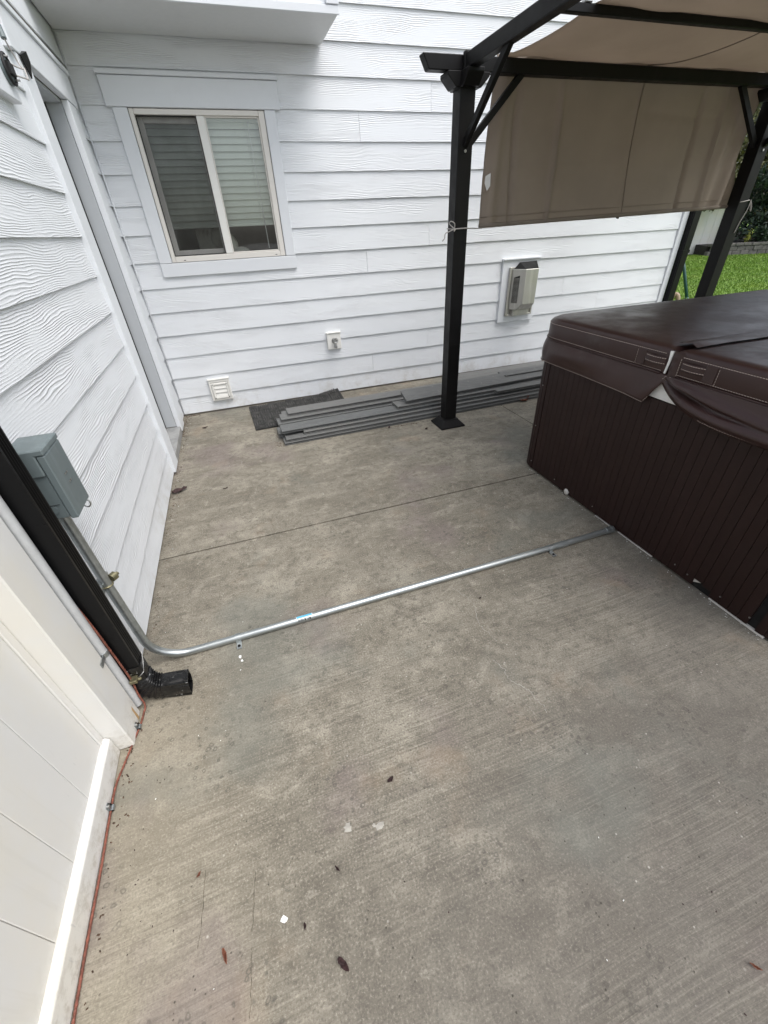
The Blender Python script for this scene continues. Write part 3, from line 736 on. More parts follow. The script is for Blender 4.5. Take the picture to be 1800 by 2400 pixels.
# ------------------------------------------------------------------ electrical box + conduit
eb = thing("electrical_box", (-.59, 1.26, .735), "blue grey metal electrical box on the side wall behind the black downspout", "electrical box")
bx0, bx1, by0, by1, bz0, bz1 = WX + .004, -.545, 1.195, 1.318, .738, .950
B(bx0, bx1 - .022, by0 + .006, by1 - .006, bz0 + .004, bz1 - .004).build("enclosure", M['box'], eb, bevel=.003)
cv = MB(); cv.hexa([(bx0 + .03, by0, bz1 - .10), (bx0 + .03, by1, bz1 - .10), (bx0 + .012, by1, bz1 + .003), (bx0 + .012, by0, bz1 + .003)], [(bx1 - .022, by0, bz1 - .10), (bx1 - .022, by1, bz1 - .10), (bx1 - .002, by1, bz1 + .003), (bx1 - .002, by0, bz1 + .003)])
MB().hexa([(bx0 + .004, by0 - .001, bz1 - .072), (bx1 - .0222, by0 - .001, bz1 - .072), (bx1 - .0222, by0 - .001, bz1 - .014), (bx1 + .0005, by0 - .001, bz1 - .014), (bx1 + .0005, by0 - .001, bz1 + .003), (bx0 + .004, by0 - .001, bz1 + .003)], [(bx0 + .004, by1 + .001, bz1 - .072), (bx1 - .0222, by1 + .001, bz1 - .072), (bx1 - .0222, by1 + .001, bz1 - .014), (bx1 + .0005, by1 + .001, bz1 - .014), (bx1 + .0005, by1 + .001, bz1 + .003), (bx0 + .004, by1 + .001, bz1 + .003)]).build("top_hood", M['box'], eb, bevel=.003)
B(bx1 - .021, bx1 - .001, by0 + .001, by1 - .001, bz0, bz1 - .0155).build("cover", M['box'], eb, bevel=.003)
B(bx0 + .03, bx1 - .03, by0 + .003, by0 + .0045, bz0 + .05, bz0 + .051).build("side_seam", M['dark'], eb)
MB().tube([(bx0 + .045, by0 + .0055, bz0 + .035), (bx0 + .045, by0 + .0035, bz0 + .035)], .013, 16).build("knockout", M['box'], eb, smooth=30)
for i in range(2):
    for k in range(2):
        MB().box(bx1 - .0008, bx1 + .0008, by0 + .052 + .012 * k, by0 + .060 + .012 * k, bz0 + .115 - .025 * i, bz0 + .119 - .025 * i).build("slot", M['steel'], eb)
MB().tube([(bx1 - .012 + .010 * math.cos(t * math.pi / 8), by1 - .014, bz0 - .014 + .013 * math.sin(t * math.pi / 8)) for t in range(17)], .0025, 6, False).box(bx1 - .014, bx1 - .010, by1 - .03, by1 - .005, bz0 - .004, bz0 + .006).build("lock_tab", M['steel'], eb, smooth=30)

cd = thing("conduit", (-.58, 1.245, 0), "galvanised conduit running down the wall and across the concrete to the hot tub", "conduit")
R_ = .0148
pts = [(-.606, 1.247, .745), (-.599, 1.2455, .45), (-.591, 1.245, .165)]
cx, cz, rb = -.591 + .135, .152, .137
for i in range(1, 17):
    a = i / 16 * math.pi / 2
    pts.append((cx - .135 * math.cos(a), 1.245, cz - rb * math.sin(a)))
pts += [(-.30, 1.2445, .0155), (.4, 1.245, .0155), (1.325, 1.2465, .0155)]
MB().tube(pts, R_, 20).build("pipe", M['galv'], cd, smooth=60)
MB().tube([(1.30, 1.2465, .0155), (1.365, 1.247, .0155)], .0172, 20).tube([(1.330, 1.2467, .0155), (1.336, 1.2467, .0155)], .0185, 20).build("coupling", M['galv'], cd, smooth=40)
MB().tube([(1.34, 1.247, .0155), (1.66, 1.2515, .0165)], R_, 20).build("pipe", M['galv'], cd, smooth=60)
MB().tube([(1.615, 1.251, .0165), (1.645, 1.2513, .0165)], .0182, 18).tube([(1.645, 1.2513, .0165), (1.659, 1.2515, .0165)], .0205, 8).build("connector", M['galv'], cd, smooth=40)
def hstrap(x):
    mb = MB()
    lo = []
    for xx in (x - .010, x + .010):
        lo.append([(xx, 1.245 + .0170 * math.cos(a), .0155 + .0170 * math.sin(a)) for a in [math.pi * k / 12 for k in range(13)]] + [(xx, 1.2275, .004), (xx, 1.195, .0035), (xx, 1.195, .0015), (xx, 1.2300, .0015), (xx, 1.2298, .010)] + [(xx, 1.245 + .0155 * math.cos(a), .0155 + .0155 * math.sin(a)) for a in [math.pi - math.pi * k / 12 for k in range(13)]])
    mb.loft(lo)
    o = mb.build("strap", M['galv'], cd, smooth=40)
    MB().tube([(x, 1.209, .0034), (x, 1.209, .0065)], .006, 8).build("screw", M['dark'], o)
hstrap(-.274); hstrap(1.257)
# wall clamp
wc = MB().box(-.632, -.606, 1.205, 1.305, .425, .455); wc.build("clamp_channel", M['galv'], cd, bevel=.002)
MB().tube([(-.5995 + .0175 * math.cos(a), 1.2455 + .0175 * math.sin(a), .44) for a in [2 * math.pi * k / 16 for k in range(17)]], .003, 6, False).build("clamp_band", M['brass'], cd, smooth=True)
MB().tube([(-.590, 1.268, .446), (-.579, 1.283, .446)], .015, 14).tube([(-.579, 1.283, .446), (-.573, 1.291, .446)], .007, 6).build("clamp_bolt", M['brass'], cd, smooth=35)
# product sticker with a bar code
def pipe_patch(x0, x1, a0, a1, r, nm, mat, par):
    n_ = 8
    lo = [[(xx, 1.2453 + r * math.cos(rad(a0 + (a1 - a0) * k / n_)), .0155 + r * math.sin(rad(a0 + (a1 - a0) * k / n_))) for k in range(n_ + 1)] for xx in (x0, x1)]
    return MB().loft(lo, False, False).build(nm, mat, par, smooth=True)
stk = pipe_patch(-.030, .040, 65, 190, .01515, "sticker", M['label'], cd)
pipe_patch(-.028, .038, 66, 112, .01535, "blue_band", M['blue'], stk)
xx = -.024
for w_, g_ in ((.0015, .001), (.003, .001), (.001, .0015), (.002, .001), (.001, .001), (.003, .0015), (.0015, .001), (.002, .004), (.006, .008), (.003, .004), (.006, .003)):
    pipe_patch(xx, xx + w_, 132, 168, .01535, "bar_code_bar", M['ink'], stk); xx += w_ + g_

# ------------------------------------------------------------------ vinyl fence beside the camera
fc = thing("vinyl_fence", (-.69, .3, 0), "white vinyl privacy fence standing left of the camera", "fence")
po = B(-.752, -.626, .922, 1.048, .002, 1.86).build("post", M['fence'], fc, bevel=.004)
MB().hexa([(-.76, .914, 1.861), (-.618, .914, 1.861), (-.618, 1.056, 1.861), (-.76, 1.056, 1.861)], [(-.70, .974, 1.90), (-.678, .974, 1.90), (-.678, .996, 1.90), (-.70, .996, 1.90)]).build("post_cap", M['fence'], fc, bevel=.002)
MB().hexa([(-.6255, 1.012, .006), (-.6255, 1.024, .006), (-.6255, 1.022, .075), (-.6255, 1.014, .066)], [(-.6250, 1.012, .006), (-.6250, 1.024, .006), (-.6250, 1.022, .075), (-.6250, 1.014, .066)]).build("rust_streak", M['rust'], fc)
def rail(z0, z1):
    a = [(-.728, z0), (-.669, z0), (-.669, z1 - .012), (-.680, z1), (-.717, z1), (-.728, z1 - .012)]
    MB().hexa([(x, -2.5, z) for x, z in a], [(x, .9195, z) for x, z in a]).build("rail", M['fence'], fc, bevel=.002)
rail(.004, .096); rail(1.74, 1.83)
B(-.712, -.684, .895, .921, .097, 1.739).build("edge_channel", M['fence'], fc, bevel=.002)
yy = .895; k = 0
for k in range(22):
    y1 = .8935 - .1505 * k; y0 = y1 - .1486
    B(-.708, -.688, y0, y1, .097, 1.739).build("fence_board", M['fence'], fc, bevel=.0011)
B(-.7035, -.7005, -2.45, .894, .097, 1.739).build("tongue", M['fence'], fc)

# grey pipe at the fence post
gp = thing("grey_conduit", (-.632, 1.072, .01), "pale grey vertical conduit in the corner behind the fence post", "conduit")
MB().tube([(-.630, 1.070, .02), (-.630, 1.070, 1.9)], .0145, 16).build("pipe", M['greypipe'], gp, smooth=60)
MB().tube([(-.630, 1.070, .0195), (-.630, 1.070, .024)], .011, 12).build("open_end", M['dark'], gp)
for zz in (.30, 1.1):
    MB().tube([(-.630, 1.070, zz), (-.630, 1.070, zz + .018)], .0162, 16).box(-.6255, -.6225, 1.018, 1.056, zz, zz + .018).build("strap", M['galv'], gp, smooth=40)

# copper ground wire
gw = thing("ground_wire", (-.65, .5, 0), "reddish bare copper ground wire clipped along the foot of the fence", "wire")
wp = smooth_path([(-.640, 1.080, .95), (-.634, 1.080, .66), (-.618, 1.079, .46), (-.612, 1.078, .30), (-.609, 1.076, .15), (-.612, 1.068, .07), (-.606, 1.055, .02), (-.611, 1.030, .007), (-.618, .985, .006), (-.632, .93, .006), (-.650, .86, .006), (-.661, .80, .010), (-.663, .70, .008), (-.662, .60, .007), (-.664, .45, .006), (-.663, .30, .006), (-.665, .15, .006), (-.663, -.1, .006), (-.664, -.6, .006), (-.664, -1.4, .006)])
ph = 0; w1, w2 = [], []
for i, p in enumerate(wp):
    pass
MB().tube(wp, .0031, 8).build("core", M['copper'], gw, smooth=True)
# two visible strands wound round it
fine = []
for i in range(len(wp) - 1):
    L_ = max(1, int((wp[i + 1] - wp[i]).length / .004))
    for k in range(L_): fine.append(wp[i].lerp(wp[i + 1], k / L_))
for off in (0, math.pi):
    st = []
    for i, p in enumerate(fine):
        t = (fine[min(i + 1, len(fine) - 1)] - fine[max(i - 1, 0)]).normalized()
        u = t.cross(Vector((0, 0, 1)) if abs(t.z) < .8 else Vector((1, 0, 0))).normalized(); v = t.cross(u)
        a = i * 1.1 + off
        st.append(p + (u * math.cos(a) + v * math.sin(a)) * .0026)
    MB().tube(st, .0014, 5).build("strand", M['copper'], gw, smooth=True)
def clip(p, ax):
    x, y, z = p; mb = MB()
    if ax == 'y':
        mb.loft([[(x + .0062 * math.cos(a), yy, .007 + .0062 * math.sin(a)) for a in [-.6 + (math.pi + 1.2) * k / 10 for k in range(11)]] + [(x - .0075, yy, .030), (x - .0060, yy, .030)][::1] + [(x + .0050 * math.cos(a), yy, .007 + .0050 * math.sin(a)) for a in [math.pi + .5 - (math.pi + 1.1) * k / 10 for k in range(11)]] for yy in (y - .008, y + .008)])
    o = mb.build("clip", M['galv'], gw, smooth=35)
    MB().tube([(x - .008, y, .024), (x - .001, y, .024)], .0045, 8).build("nail", M['steel'], o)
clip((-.6605, .742, 0), 'y'); clip((-.6185, .982, 0), 'y')
ac = MB().box(-.612, -.588, 1.060, 1.086, .135, .150).tube([(-.588, 1.072, .1425), (-.576, 1.072, .1425)], .006, 6).tube([(-.612, 1.080, .150), (-.60, 1.09, .165)], .0025, 5)
ac.build("acorn_clamp", M['brass'], gw, bevel=.002)

# ------------------------------------------------------------------ doormat
dm = thing("doormat", (.42, 3.85, 0), "charcoal rubber doormat with a basket weave pattern, half under the grey deck boards", "doormat")
rot = Matrix.Translation((-.03, 3.463, 0)) @ Matrix.Rotation(rad(2.0), 4, 'Z')
LX, LY = .90, .60
def zm(u, v):    # the right-hand far corner curls up against the wall
    return .045 * max(0, (u - .55) / .35) ** 1.5 * max(0, (v - .3) / .3) ** 1.2 + .004 * math.sin(u * 5) ** 2
NXM, NYM = 36, 24
vs, fs = [], []
for top in (1, 0):
    for i in range(NXM + 1):
        for j in range(NYM + 1):
            u, v = LX * i / NXM, LY * j / NYM
            vs.append(rot @ Vector((u, v, .0015 + zm(u, v) + .006 * top)))
nn = (NXM + 1) * (NYM + 1)
for t_ in (0, 1):
    for i in range(NXM):
        for j in range(NYM):
            a = t_ * nn + i * (NYM + 1) + j; fs.append((a, a + NYM + 1, a + NYM + 2, a + 1))
rim = [i * (NYM + 1) for i in range(NXM + 1)] + [NXM * (NYM + 1) + j for j in range(1, NYM + 1)] + [i * (NYM + 1) + NYM for i in range(NXM - 1, -1, -1)] + [j for j in range(NYM - 1, 0, -1)]
for a, b in zip(rim, rim[1:] + rim[:1]): fs.append((a, b, b + nn, a + nn))
MB().add(vs, fs).build("base", M['mat'], dm)
wv = MB()
cell = .0875
for i in range(10):
    for j in range(7):
        u0, v0 = i * cell + .003, j * cell + .003
        for s_ in range(4):
            o_ = s_ * .0205
            if (i + j) % 2 == 0: a, b, c, d = u0 + .001, u0 + .080, v0 + o_ + .002, v0 + o_ + .0125
            else: a, b, c, d = u0 + o_ + .002, u0 + o_ + .0125, v0 + .001, v0 + .080
            zc = .0075 + zm((a + b) / 2, (c + d) / 2)
            q_ = [rot @ Vector(p) for p in ((a, c, .0075 + zm(a, c) - .0005), (b, c, .0075 + zm(b, c) - .0005), (b, d, .0075 + zm(b, d) - .0005), (a, d, .0075 + zm(a, d) - .0005))]
            wv.hexa(q_, [p + Vector((0, 0, .008)) for p in q_])
tag(wv.build("weave_ribs", M['matrib'], dm), kind='stuff')

# ------------------------------------------------------------------ deck boards
T = .0238; BW = .139
GRP = "grey deck boards stacked along the back wall"
def board(x0, x1, yf, L, label, rotz=1.35, dz=0.0, roll=0.0, tiltx=0.0, w=BW, notch=False):
    """yf = y of the front edge at x = 0.17, L = layer"""
    Mx = Matrix.Translation((.17, yf, L * T + dz)) @ Matrix.Rotation(rad(rotz), 4, 'Z')
    Lx0, Lx1 = x0 - .17, x1 - .17
    r2 = Matrix.Translation((Lx0, 0, 0)) @ Matrix.Rotation(rad(roll), 4, 'X') @ Matrix.Rotation(rad(tiltx), 4, 'Y')
    ln_ = Lx1 - Lx0
    # grooved edges
    prof = [(.001, .0005), (0, .006), (.012, .0075), (.012, .0150), (0, .0165), (0, .0215), (.0018, .0234), (w - .0018, .0234), (w, .0215), (w, .0165), (w - .012, .0150), (w - .012, .0075), (w, .006), (w - .001, .0005)]
    mb = MB()
    mb.hexa([Mx @ r2 @ Vector((0, a, b)) for a, b in prof], [Mx @ r2 @ Vector((ln_, a, b)) for a, b in prof])
    o = mb.build("deck_board", M['deck'], None)
    o.rotation_euler = (0, 0, 0)
    tag(o, label, "deck board", GRP)
    return o
board(.166, 3.45, 3.054, 0, "lowest grey deck board at the front of the stack, lying on the concrete")
board(.184, 3.40, 3.062, 1, "grey deck board second from the floor at the front of the stack")
board(.333, 3.42, 3.096, 2, "grey deck board set in short at its left end, third from the floor in front")
board(.166, 3.40, 3.125, 3, "wide topped grey deck board with a dark knot on it, front row of the stack")
board(.140, 3.3, 3.205, 0, "grey deck board on the floor behind the front row, its end poking out left")
board(.142, 3.3, 3.205, 1, "grey deck board whose end pokes out lowest left under the wide front board")
board(.16, 3.35, 3.345, 2, "grey deck board in the middle row, its end over the doormat")
board(.163, 3.35, 3.330, 1, "grey deck board under the middle row, resting over the doormat", dz=0)
board(.192, 3.36, 3.375, 3, "grey deck board on the middle row just below the topmost back board")
board(.260, 2.75, 3.425, 4, "topmost long grey deck board at the back, its end above the doormat")
board(.21, 3.3, 3.49, 0, "grey deck board on the floor under the back row over the doormat", dz=.012)
board(.22, 3.3, 3.49, 2, "grey deck board under the topmost back board at the rear of the stack", dz=.002)
board(1.165, 3.3, 3.150, 4, "grey deck board starting mid stack under the askew one")
board(1.255, 2.80, 3.135, 5, "grey deck board lying askew and tilted on top in front of the pergola post", rotz=3.2, roll=21, dz=.010)
board(2.17, 3.4, 3.275, 5.35, "short looking grey deck board on top right of the pergola post, lower of the two", dz=.012)
board(2.31, 3.4, 3.265, 6.4, "topmost grey deck board next to the hot tub", dz=.014)
board(2.13, 3.4, 3.105, 4, "grey deck board with its end showing low in front, right of the pergola post", dz=-.002)
board(1.93, 3.9, 3.635, 0, "grain patterned grey deck board flat on the floor behind the post, nearer the stack", rotz=.6)
board(2.00, 3.9, 3.780, 0, "grain patterned grey deck board in the middle of those against the back wall", rotz=.5)
board(2.06, 3.9, 3.925, 0, "grain patterned grey deck board tight against the foot of the back wall", rotz=.4)

# ------------------------------------------------------------------ pergola
pg = thing("pergola", (1.517, 2.918, 0), "black metal pergola frame over the hot tub", "pergola")
PX, PY, PX2, PW = 1.517, 2.918, 3.985, .0475
def post(px_, py_):
    B(px_ - PW, px_ + PW, py_ - PW, py_ + PW, .012, 2.066).build("post", M['black'], pg, bevel=.004, segs=2)
    lo = []
    for z, h in ((.0, .108), (.010, .108), (.014, .104), (.052, .066), (.062, .060), (.0625, .049)):
        lo.append([(px_ - h, py_ - h, z), (px_ + h, py_ - h, z), (px_ + h, py_ + h, z), (px_ - h, py_ + h, z)])
    MB().loft(lo).build("base_cover", M['black'], pg, bevel=.003)
    for dx, dy in ((1, 0), (0, 1)):
        L, w = .128, .052
        pr = [(-L, 2.066), (-L, 2.048), (-.078, 2.002), (.078, 2.002), (L, 2.048), (L, 2.066)]
        mb = MB()
        e = .0006 * dy
        if dx: mb.hexa([(px_ + a, py_ - w, z) for a, z in pr], [(px_ + a, py_ + w, z) for a, z in pr])
        else: mb.hexa([(px_ - w + .001, py_ + a, z + .0008) for a, z in pr], [(px_ + w - .001, py_ + a, z + .0008) for a, z in pr])
        mb.build("capital", M['black'], pg, bevel=.003)
post(PX, PY); post(PX2, PY); post(PX, -.35); post(PX2, -.35)
def beamx(y):
    pr = [(1.248, 2.132), (1.285, 2.069), (PX2 + .232, 2.069), (PX2 + .269, 2.132)]
    MB().hexa([(a, y - .030, z) for a, z in pr], [(a, y + .030, z) for a, z in pr]).build("beam", M['black'], pg, bevel=.004)
def beamy(x):
    pr = [(-.62, 2.134), (-.59, 2.0705), (PY - .031, 2.0705), (PY - .031, 2.134)]
    MB().hexa([(x - .028, a, z) for a, z in pr], [(x + .028, a, z) for a, z in pr]).build("beam", M['black'], pg, bevel=.004)
beamx(PY); beamx(-.35); beamy(PX); beamy(PX2)
for x in (PX, PX2):
    MB().box(x - .035, x + .035, PY - .060, PY - .031, 2.062, 2.142).build("beam_bracket", M['black'], pg, bevel=.004)
def brace(a, b, w=.022):
    a, b = Vector(a), Vector(b); t = (b - a).normalized(); s_ = Vector((t.y, -t.x, 0)) if abs(t.z) < .99 else Vector((1, 0, 0))
    s_ = s_.normalized(); u = t.cross(s_).normalized()
    q_ = [s_ * w / 1.6 + u * w * .85, -s_ * w / 1.6 + u * w * .85, -s_ * w / 1.6 - u * w * .85, s_ * w / 1.6 - u * w * .85]
    MB().hexa([a + v for v in q_], [b + v for v in q_]).build("brace", M['black'], pg, bevel=.002)
for (x, sx) in ((PX, 1), (PX2, -1)):
    brace((x + sx * .04, PY, 1.765), (x + sx * .365, PY, 2.078))
    brace((x, PY - .04, 1.765), (x, PY - .445, 2.085))
    MB().tube([(x, PY - PW - .001, 1.735), (x, PY - PW - .006, 1.735)], .008, 6).build("bolt", M['steel'], pg)
for yy in (2.225, 1.48, .74, 0.0):
    B(1.548, PX2 - .03, yy - .016, yy + .016, 2.098, 2.128).build("crossbar", M['black'], pg, bevel=.003)
for dx in (-.205, -.17): MB().tube([(PX + .0 + dx + .13, PY, 2.132), (PX + dx + .13, PY, 2.138)], .006, 6).build("bolt", M['black'], pg)
B(1.700, 1.735, 2.207, 2.243, 2.129, 2.140).build("slider_clip", M['steel'], pg, bevel=.003)

# ------------------------------------------------------------------ canopy cloth hung on the pergola
cn = thing("canopy", (2.85, 2.97, 2.1), "taupe fabric canopy slung on the pergola with one end hanging as a curtain", "canopy")
X0, X1 = 1.755, 3.925
def cloth(nx, ny, fn, nm, thick=.0016):
    top = [[Vector(fn(i / nx, j / ny)) for j in range(ny + 1)] for i in range(nx + 1)]
    vs, fs = [], []
    for i in range(nx + 1):
        for j in range(ny + 1): vs.append(top[i][j])
    for i in range(nx):
        for j in range(ny): a = i * (ny + 1) + j; fs.append((a, a + 1, a + ny + 2, a + ny + 1))
    o = MB().add(vs, fs).build(nm, M['fabric'], cn, smooth=True)
    md = o.modifiers.new("thickness", 'SOLIDIFY'); md.thickness = thick
    return o
fold_x = [1.93, 2.24, 3.39, 3.60]
def wrinkle(x, v):
    w = 0.0
    for i, f_ in enumerate(fold_x):
        d = (x - f_ - .04 * (v - .5)) / .014
        w += (-.030 if i % 2 else .032) * math.exp(-d * d) * min(1, v * 3)
    w += .013 * math.exp(-((x - 2.838) / .010) ** 2) * -.3
    e = max(0, (x - 3.55) / .38)
    w += .036 * e * math.sin((x - 3.5) * 42 + v * 4.0) * (.35 + .65 * v)
    l = max(0, (1.95 - x) / .2)
    w += .024 * l * math.sin((1.95 - x) * 40 - v * 2)
    w += .009 * math.exp(-((v - .30 - .02 * math.sin(x * 4)) / .020) ** 2) * (x > 2.9) + .007 * math.exp(-((v - .62) / .025) ** 2) * math.sin(x * 2.2)
    w += .022 * math.sin(x * 3.1 + 1) * v + .012 * math.sin(x * 5.2 - v * 4) * v + .006 * math.sin(x * 7.3 + v * 2.2) * v
    return w
def curtain(u, v):
    x0 = 1.755 - .040 * v; x1 = 3.895 + .070 * v
    x = x0 + (x1 - x0) * u
    z = 2.168 - v * (2.168 - (1.352 + .042 * u))
    return (x, 2.972 + wrinkle(x, v) + .012 * math.sin(v * 3.1), z)
cloth(150, 40, curtain, "curtain")
def sheet(u, v, y0=2.225, y1=2.972, z0=2.131, z1=2.158, sag=.038):
    y = y1 + (y0 - y1) * v
    x0 = 1.755 + .016 * math.sin(v * 3.14); x1 = X1 - .016 * math.sin(v * 3.14)
    x = x0 + (x1 - x0) * u
    s_ = sag * math.sin(math.pi * v)
    edge = .02 * (math.exp(-u * 18) + math.exp(-(1 - u) * 18))
    return (x, y, z1 + (z0 - z1) * v - s_ + edge * math.sin(math.pi * v) + .003 * math.sin(x * 9 + y * 5) + .0025 * math.sin(x * 17 - y * 11))
cloth(70, 20, sheet, "cloth_bay")
for a, b in ((2.225, 1.48), (1.48, .74), (.74, .0)):
    cloth(50, 14, lambda u, v: sheet(u, v, b, a, 2.131, 2.131, .04), "cloth_bay")
# seams and hem
sm = [curtain((2.83 - 1.75) / 2.15 + .012 * (k / 20), k / 20) for k in range(21)]
MB().tube([(p[0], p[1] - .003, p[2]) for p in sm], .0035, 6).build("seam", M['fabric'], cn, smooth=True)
MB().tube([(2.835 + .02 * k / 20, sheet(.5, k / 20)[1], sheet(.5, k / 20)[2] - .003) for k in range(21)], .0035, 6).build("seam", M['fabric'], cn, smooth=True)
hm = MB()
L1 = [curtain(k / 60, .97) for k in range(61)]
hm.tube([(p[0], p[1], p[2] - .012) for p in L1], .013, 8); hm.build("hem_rod_pocket", M['fabric'], cn, smooth=True)
MB().tube([(lambda p: (p[0], p[1] - .0035, p[2]))(curtain(k / 60, .925)) for k in range(61)], .0022, 5).build('hem_seam', M['fabric'], cn, smooth=True)
MB().hexa([(1.722, 2.962, 1.625), (1.757, 2.962, 1.640), (1.760, 2.960, 1.575), (1.738, 2.960, 1.550), (1.718, 2.961, 1.590)], [(1.722, 2.963, 1.625), (1.757, 2.963, 1.640), (1.760, 2.961, 1.575), (1.738, 2.961, 1.550), (1.718, 2.962, 1.590)]).build("care_label", M['tagw'], cn)
MB().tube([(2.856, 2.955, 1.374), (2.856, 2.958, 1.366)], .010, 10).build("hem_grommet", M['dark'], cn, smooth=30)

def cord(name, loops, label):
    t = thing(name, loops[0][0], label, "cord")
    for nm, P in zip(("tie", "bow", "tail"), loops):
        MB().tube(smooth_path(P, 6), .0032, 6).build(nm, M['rope'], t, smooth=True)
pf = PY - PW - .004
cord("tie_cord", [[(1.725, 2.965, 1.352), (1.60, 2.93, 1.356), (1.566, pf, 1.358), (1.47, pf, 1.357), (1.465, 2.90, 1.357), (1.466, 2.968, 1.360), (1.52, 2.970, 1.360)],
                  [(1.468, pf - .002, 1.357), (1.462, pf - .012, 1.385), (1.440, pf - .006, 1.398), (1.432, pf, 1.385), (1.462, pf - .01, 1.358), (1.46, pf - .014, 1.345), (1.47, pf - .012, 1.357)],
                  [(1.466, pf - .006, 1.357), (1.43, pf - .006, 1.345), (1.405, pf - .002, 1.335), (1.40, pf, 1.31), (1.385, pf, 1.295)]],
     "pale cord tying the curtain corner to the near pergola post")
cord("tie_cord", [[(3.955, 2.955, 1.425), (3.95, pf, 1.428), (4.03, pf, 1.437), (4.05, 2.89, 1.437)],
                  [(4.045, pf - .004, 1.437), (4.07, pf - .008, 1.40), (4.085, pf - .006, 1.365), (4.07, pf - .004, 1.39), (4.048, pf - .004, 1.43)],
                  [(4.048, pf - .004, 1.437), (4.043, pf - .006, 1.38), (4.015, pf - .004, 1.30), (4.00, pf, 1.225)]],
     "pale cord tying the curtain corner to the far pergola post")

# ------------------------------------------------------------------ hot tub
TX0, TX1, TY0, TY1 = 1.68, 3.60, .375, 2.150
tub = thing("hot_tub", ((TX0 + TX1) / 2, (TY0 + TY1) / 2, 0), "dark brown slatted hot tub at the right edge of the patio", "hot tub")
CR_ = .16
def rrect(x0, x1, y0, y1, r, z, seg=8):
    out = []
    for cx_, cy_, a0 in ((x1 - r, y1 - r, 0), (x0 + r, y1 - r, 90), (x0 + r, y0 + r, 180), (x1 - r, y0 + r, 270)):
        for k in range(seg + 1):
            a = rad(a0 + 90 * k / seg); out.append((cx_ + r * math.cos(a), cy_ + r * math.sin(a), z))
    return out
MB().loft([rrect(TX0 + .012, TX1 - .012, TY0 + .012, TY1 - .012, CR_ - .012, z) for z in (.012, .715)]).build("inner_cabinet", M['dark'], tub, smooth=40)
MB().loft([rrect(TX0 + .014, TX1 - .014, TY0 + .014, TY1 - .014, CR_ - .014, z) for z in (.001, .0115)]).build("base_pan", M['dark'], tub, smooth=40)
for a_ in ((-.0005, .50, .725, .010), (.001, 1.02, 1.235, .006), (.001, 1.27, 1.40, .005)):
    B(TX0 + a_[0], TX0 + .013, a_[1], a_[2], .001, a_[3]).build("base_pan_lip", M['panshell'], tub, bevel=.001)
MB().loft([rrect(TX0 + .002, TX1 - .002, TY0 + .002, TY1 - .002, CR_ - .002, z) for z in (.7165, .80)]).build("shell_rim", M['foam'], tub, bevel=.002)
ye = TY1 - CR_ - .006
k = 0
while ye - .0405 * (k + 1) > TY0 + CR_:
    y1 = ye - .0405 * k; y0 = y1 - .0391
    zb = .012
    if .775 < (y0 + y1) / 2 < .815: zb = .048
    elif .735 < (y0 + y1) / 2 <= .775: zb = .040
    elif 1.62 < (y0 + y1) / 2 < 1.665: zb = .030
    B(TX0, TX0 + .012, y0, y1, zb, .714).build("slat", M['tub'], tub, bevel=.0009)
    k += 1
xx = TX0 + CR_; 
while xx + .0405 < TX1 - CR_:
    B(xx, xx + .0391, TY1 - .012, TY1, .012, .714).build("slat", M['tub'], tub, bevel=.0009)
    B(xx, xx + .0391, TY0, TY0 + .012, .012, .714).build("slat", M['tub'], tub, bevel=.0009)
    xx += .0405
def corner(cx_, cy_, a0):
    outl = []; N_ = 56
    for z in (.012, .714):
        L = []
        for k in range(N_ + 1):
            a = rad(a0 + 90 * k / N_); g_ = -.003 if k % 7 == 0 and 0 < k < N_ else 0
            L.append((cx_ + (CR_ + g_) * math.cos(a), cy_ + (CR_ + g_) * math.sin(a), z))
        for k in range(N_, -1, -1):
            a = rad(a0 + 90 * k / N_); L.append((cx_ + (CR_ - .010) * math.cos(a), cy_ + (CR_ - .010) * math.sin(a), z))
        outl.append(L)
    MB().loft(outl).build("corner_panel", M['tub'], tub, smooth=30)
corner(TX0 + CR_, TY1 - CR_, 90); corner(TX0 + CR_, TY0 + CR_, 180); corner(TX1 - CR_, TY1 - CR_, 0); corner(TX1 - CR_, TY0 + CR_, 270)
for (yy, zz) in ((2.025, .56), (2.025, .30), (2.0, .06), (1.757, .045), (1.43, .045), (.905, .05), (.84, .045), (.69, .05), (.57, .05)):
    xo = TX0 - .001 if yy < 1.98 else TX0 + CR_ - math.sqrt(CR_ ** 2 - (yy - (TY1 - CR_)) ** 2) - .001
    MB().tube([(xo + .003, yy, zz), (xo - .0015, yy, zz)], .0036, 8).build("screw", M['steel'], tub, smooth=30)
blob(MB(), (TX0 + .002, 1.642, .020), (.012, .019, .020)).build("pipe_stub", M['panshell'], tub, smooth=True, label="pale rounded stub showing in a notch at the foot of the slats")
MB().hexa([(TX0 + .006, .832, .014), (TX0 + .006, .775, .046), (TX0 + .006, .815, .046), (TX0 + .006, .832, .03)], [(TX0 + .009, .832, .014), (TX0 + .009, .775, .046), (TX0 + .009, .815, .046), (TX0 + .009, .832, .03)]).build("liner_flap", M['panshell'], tub)

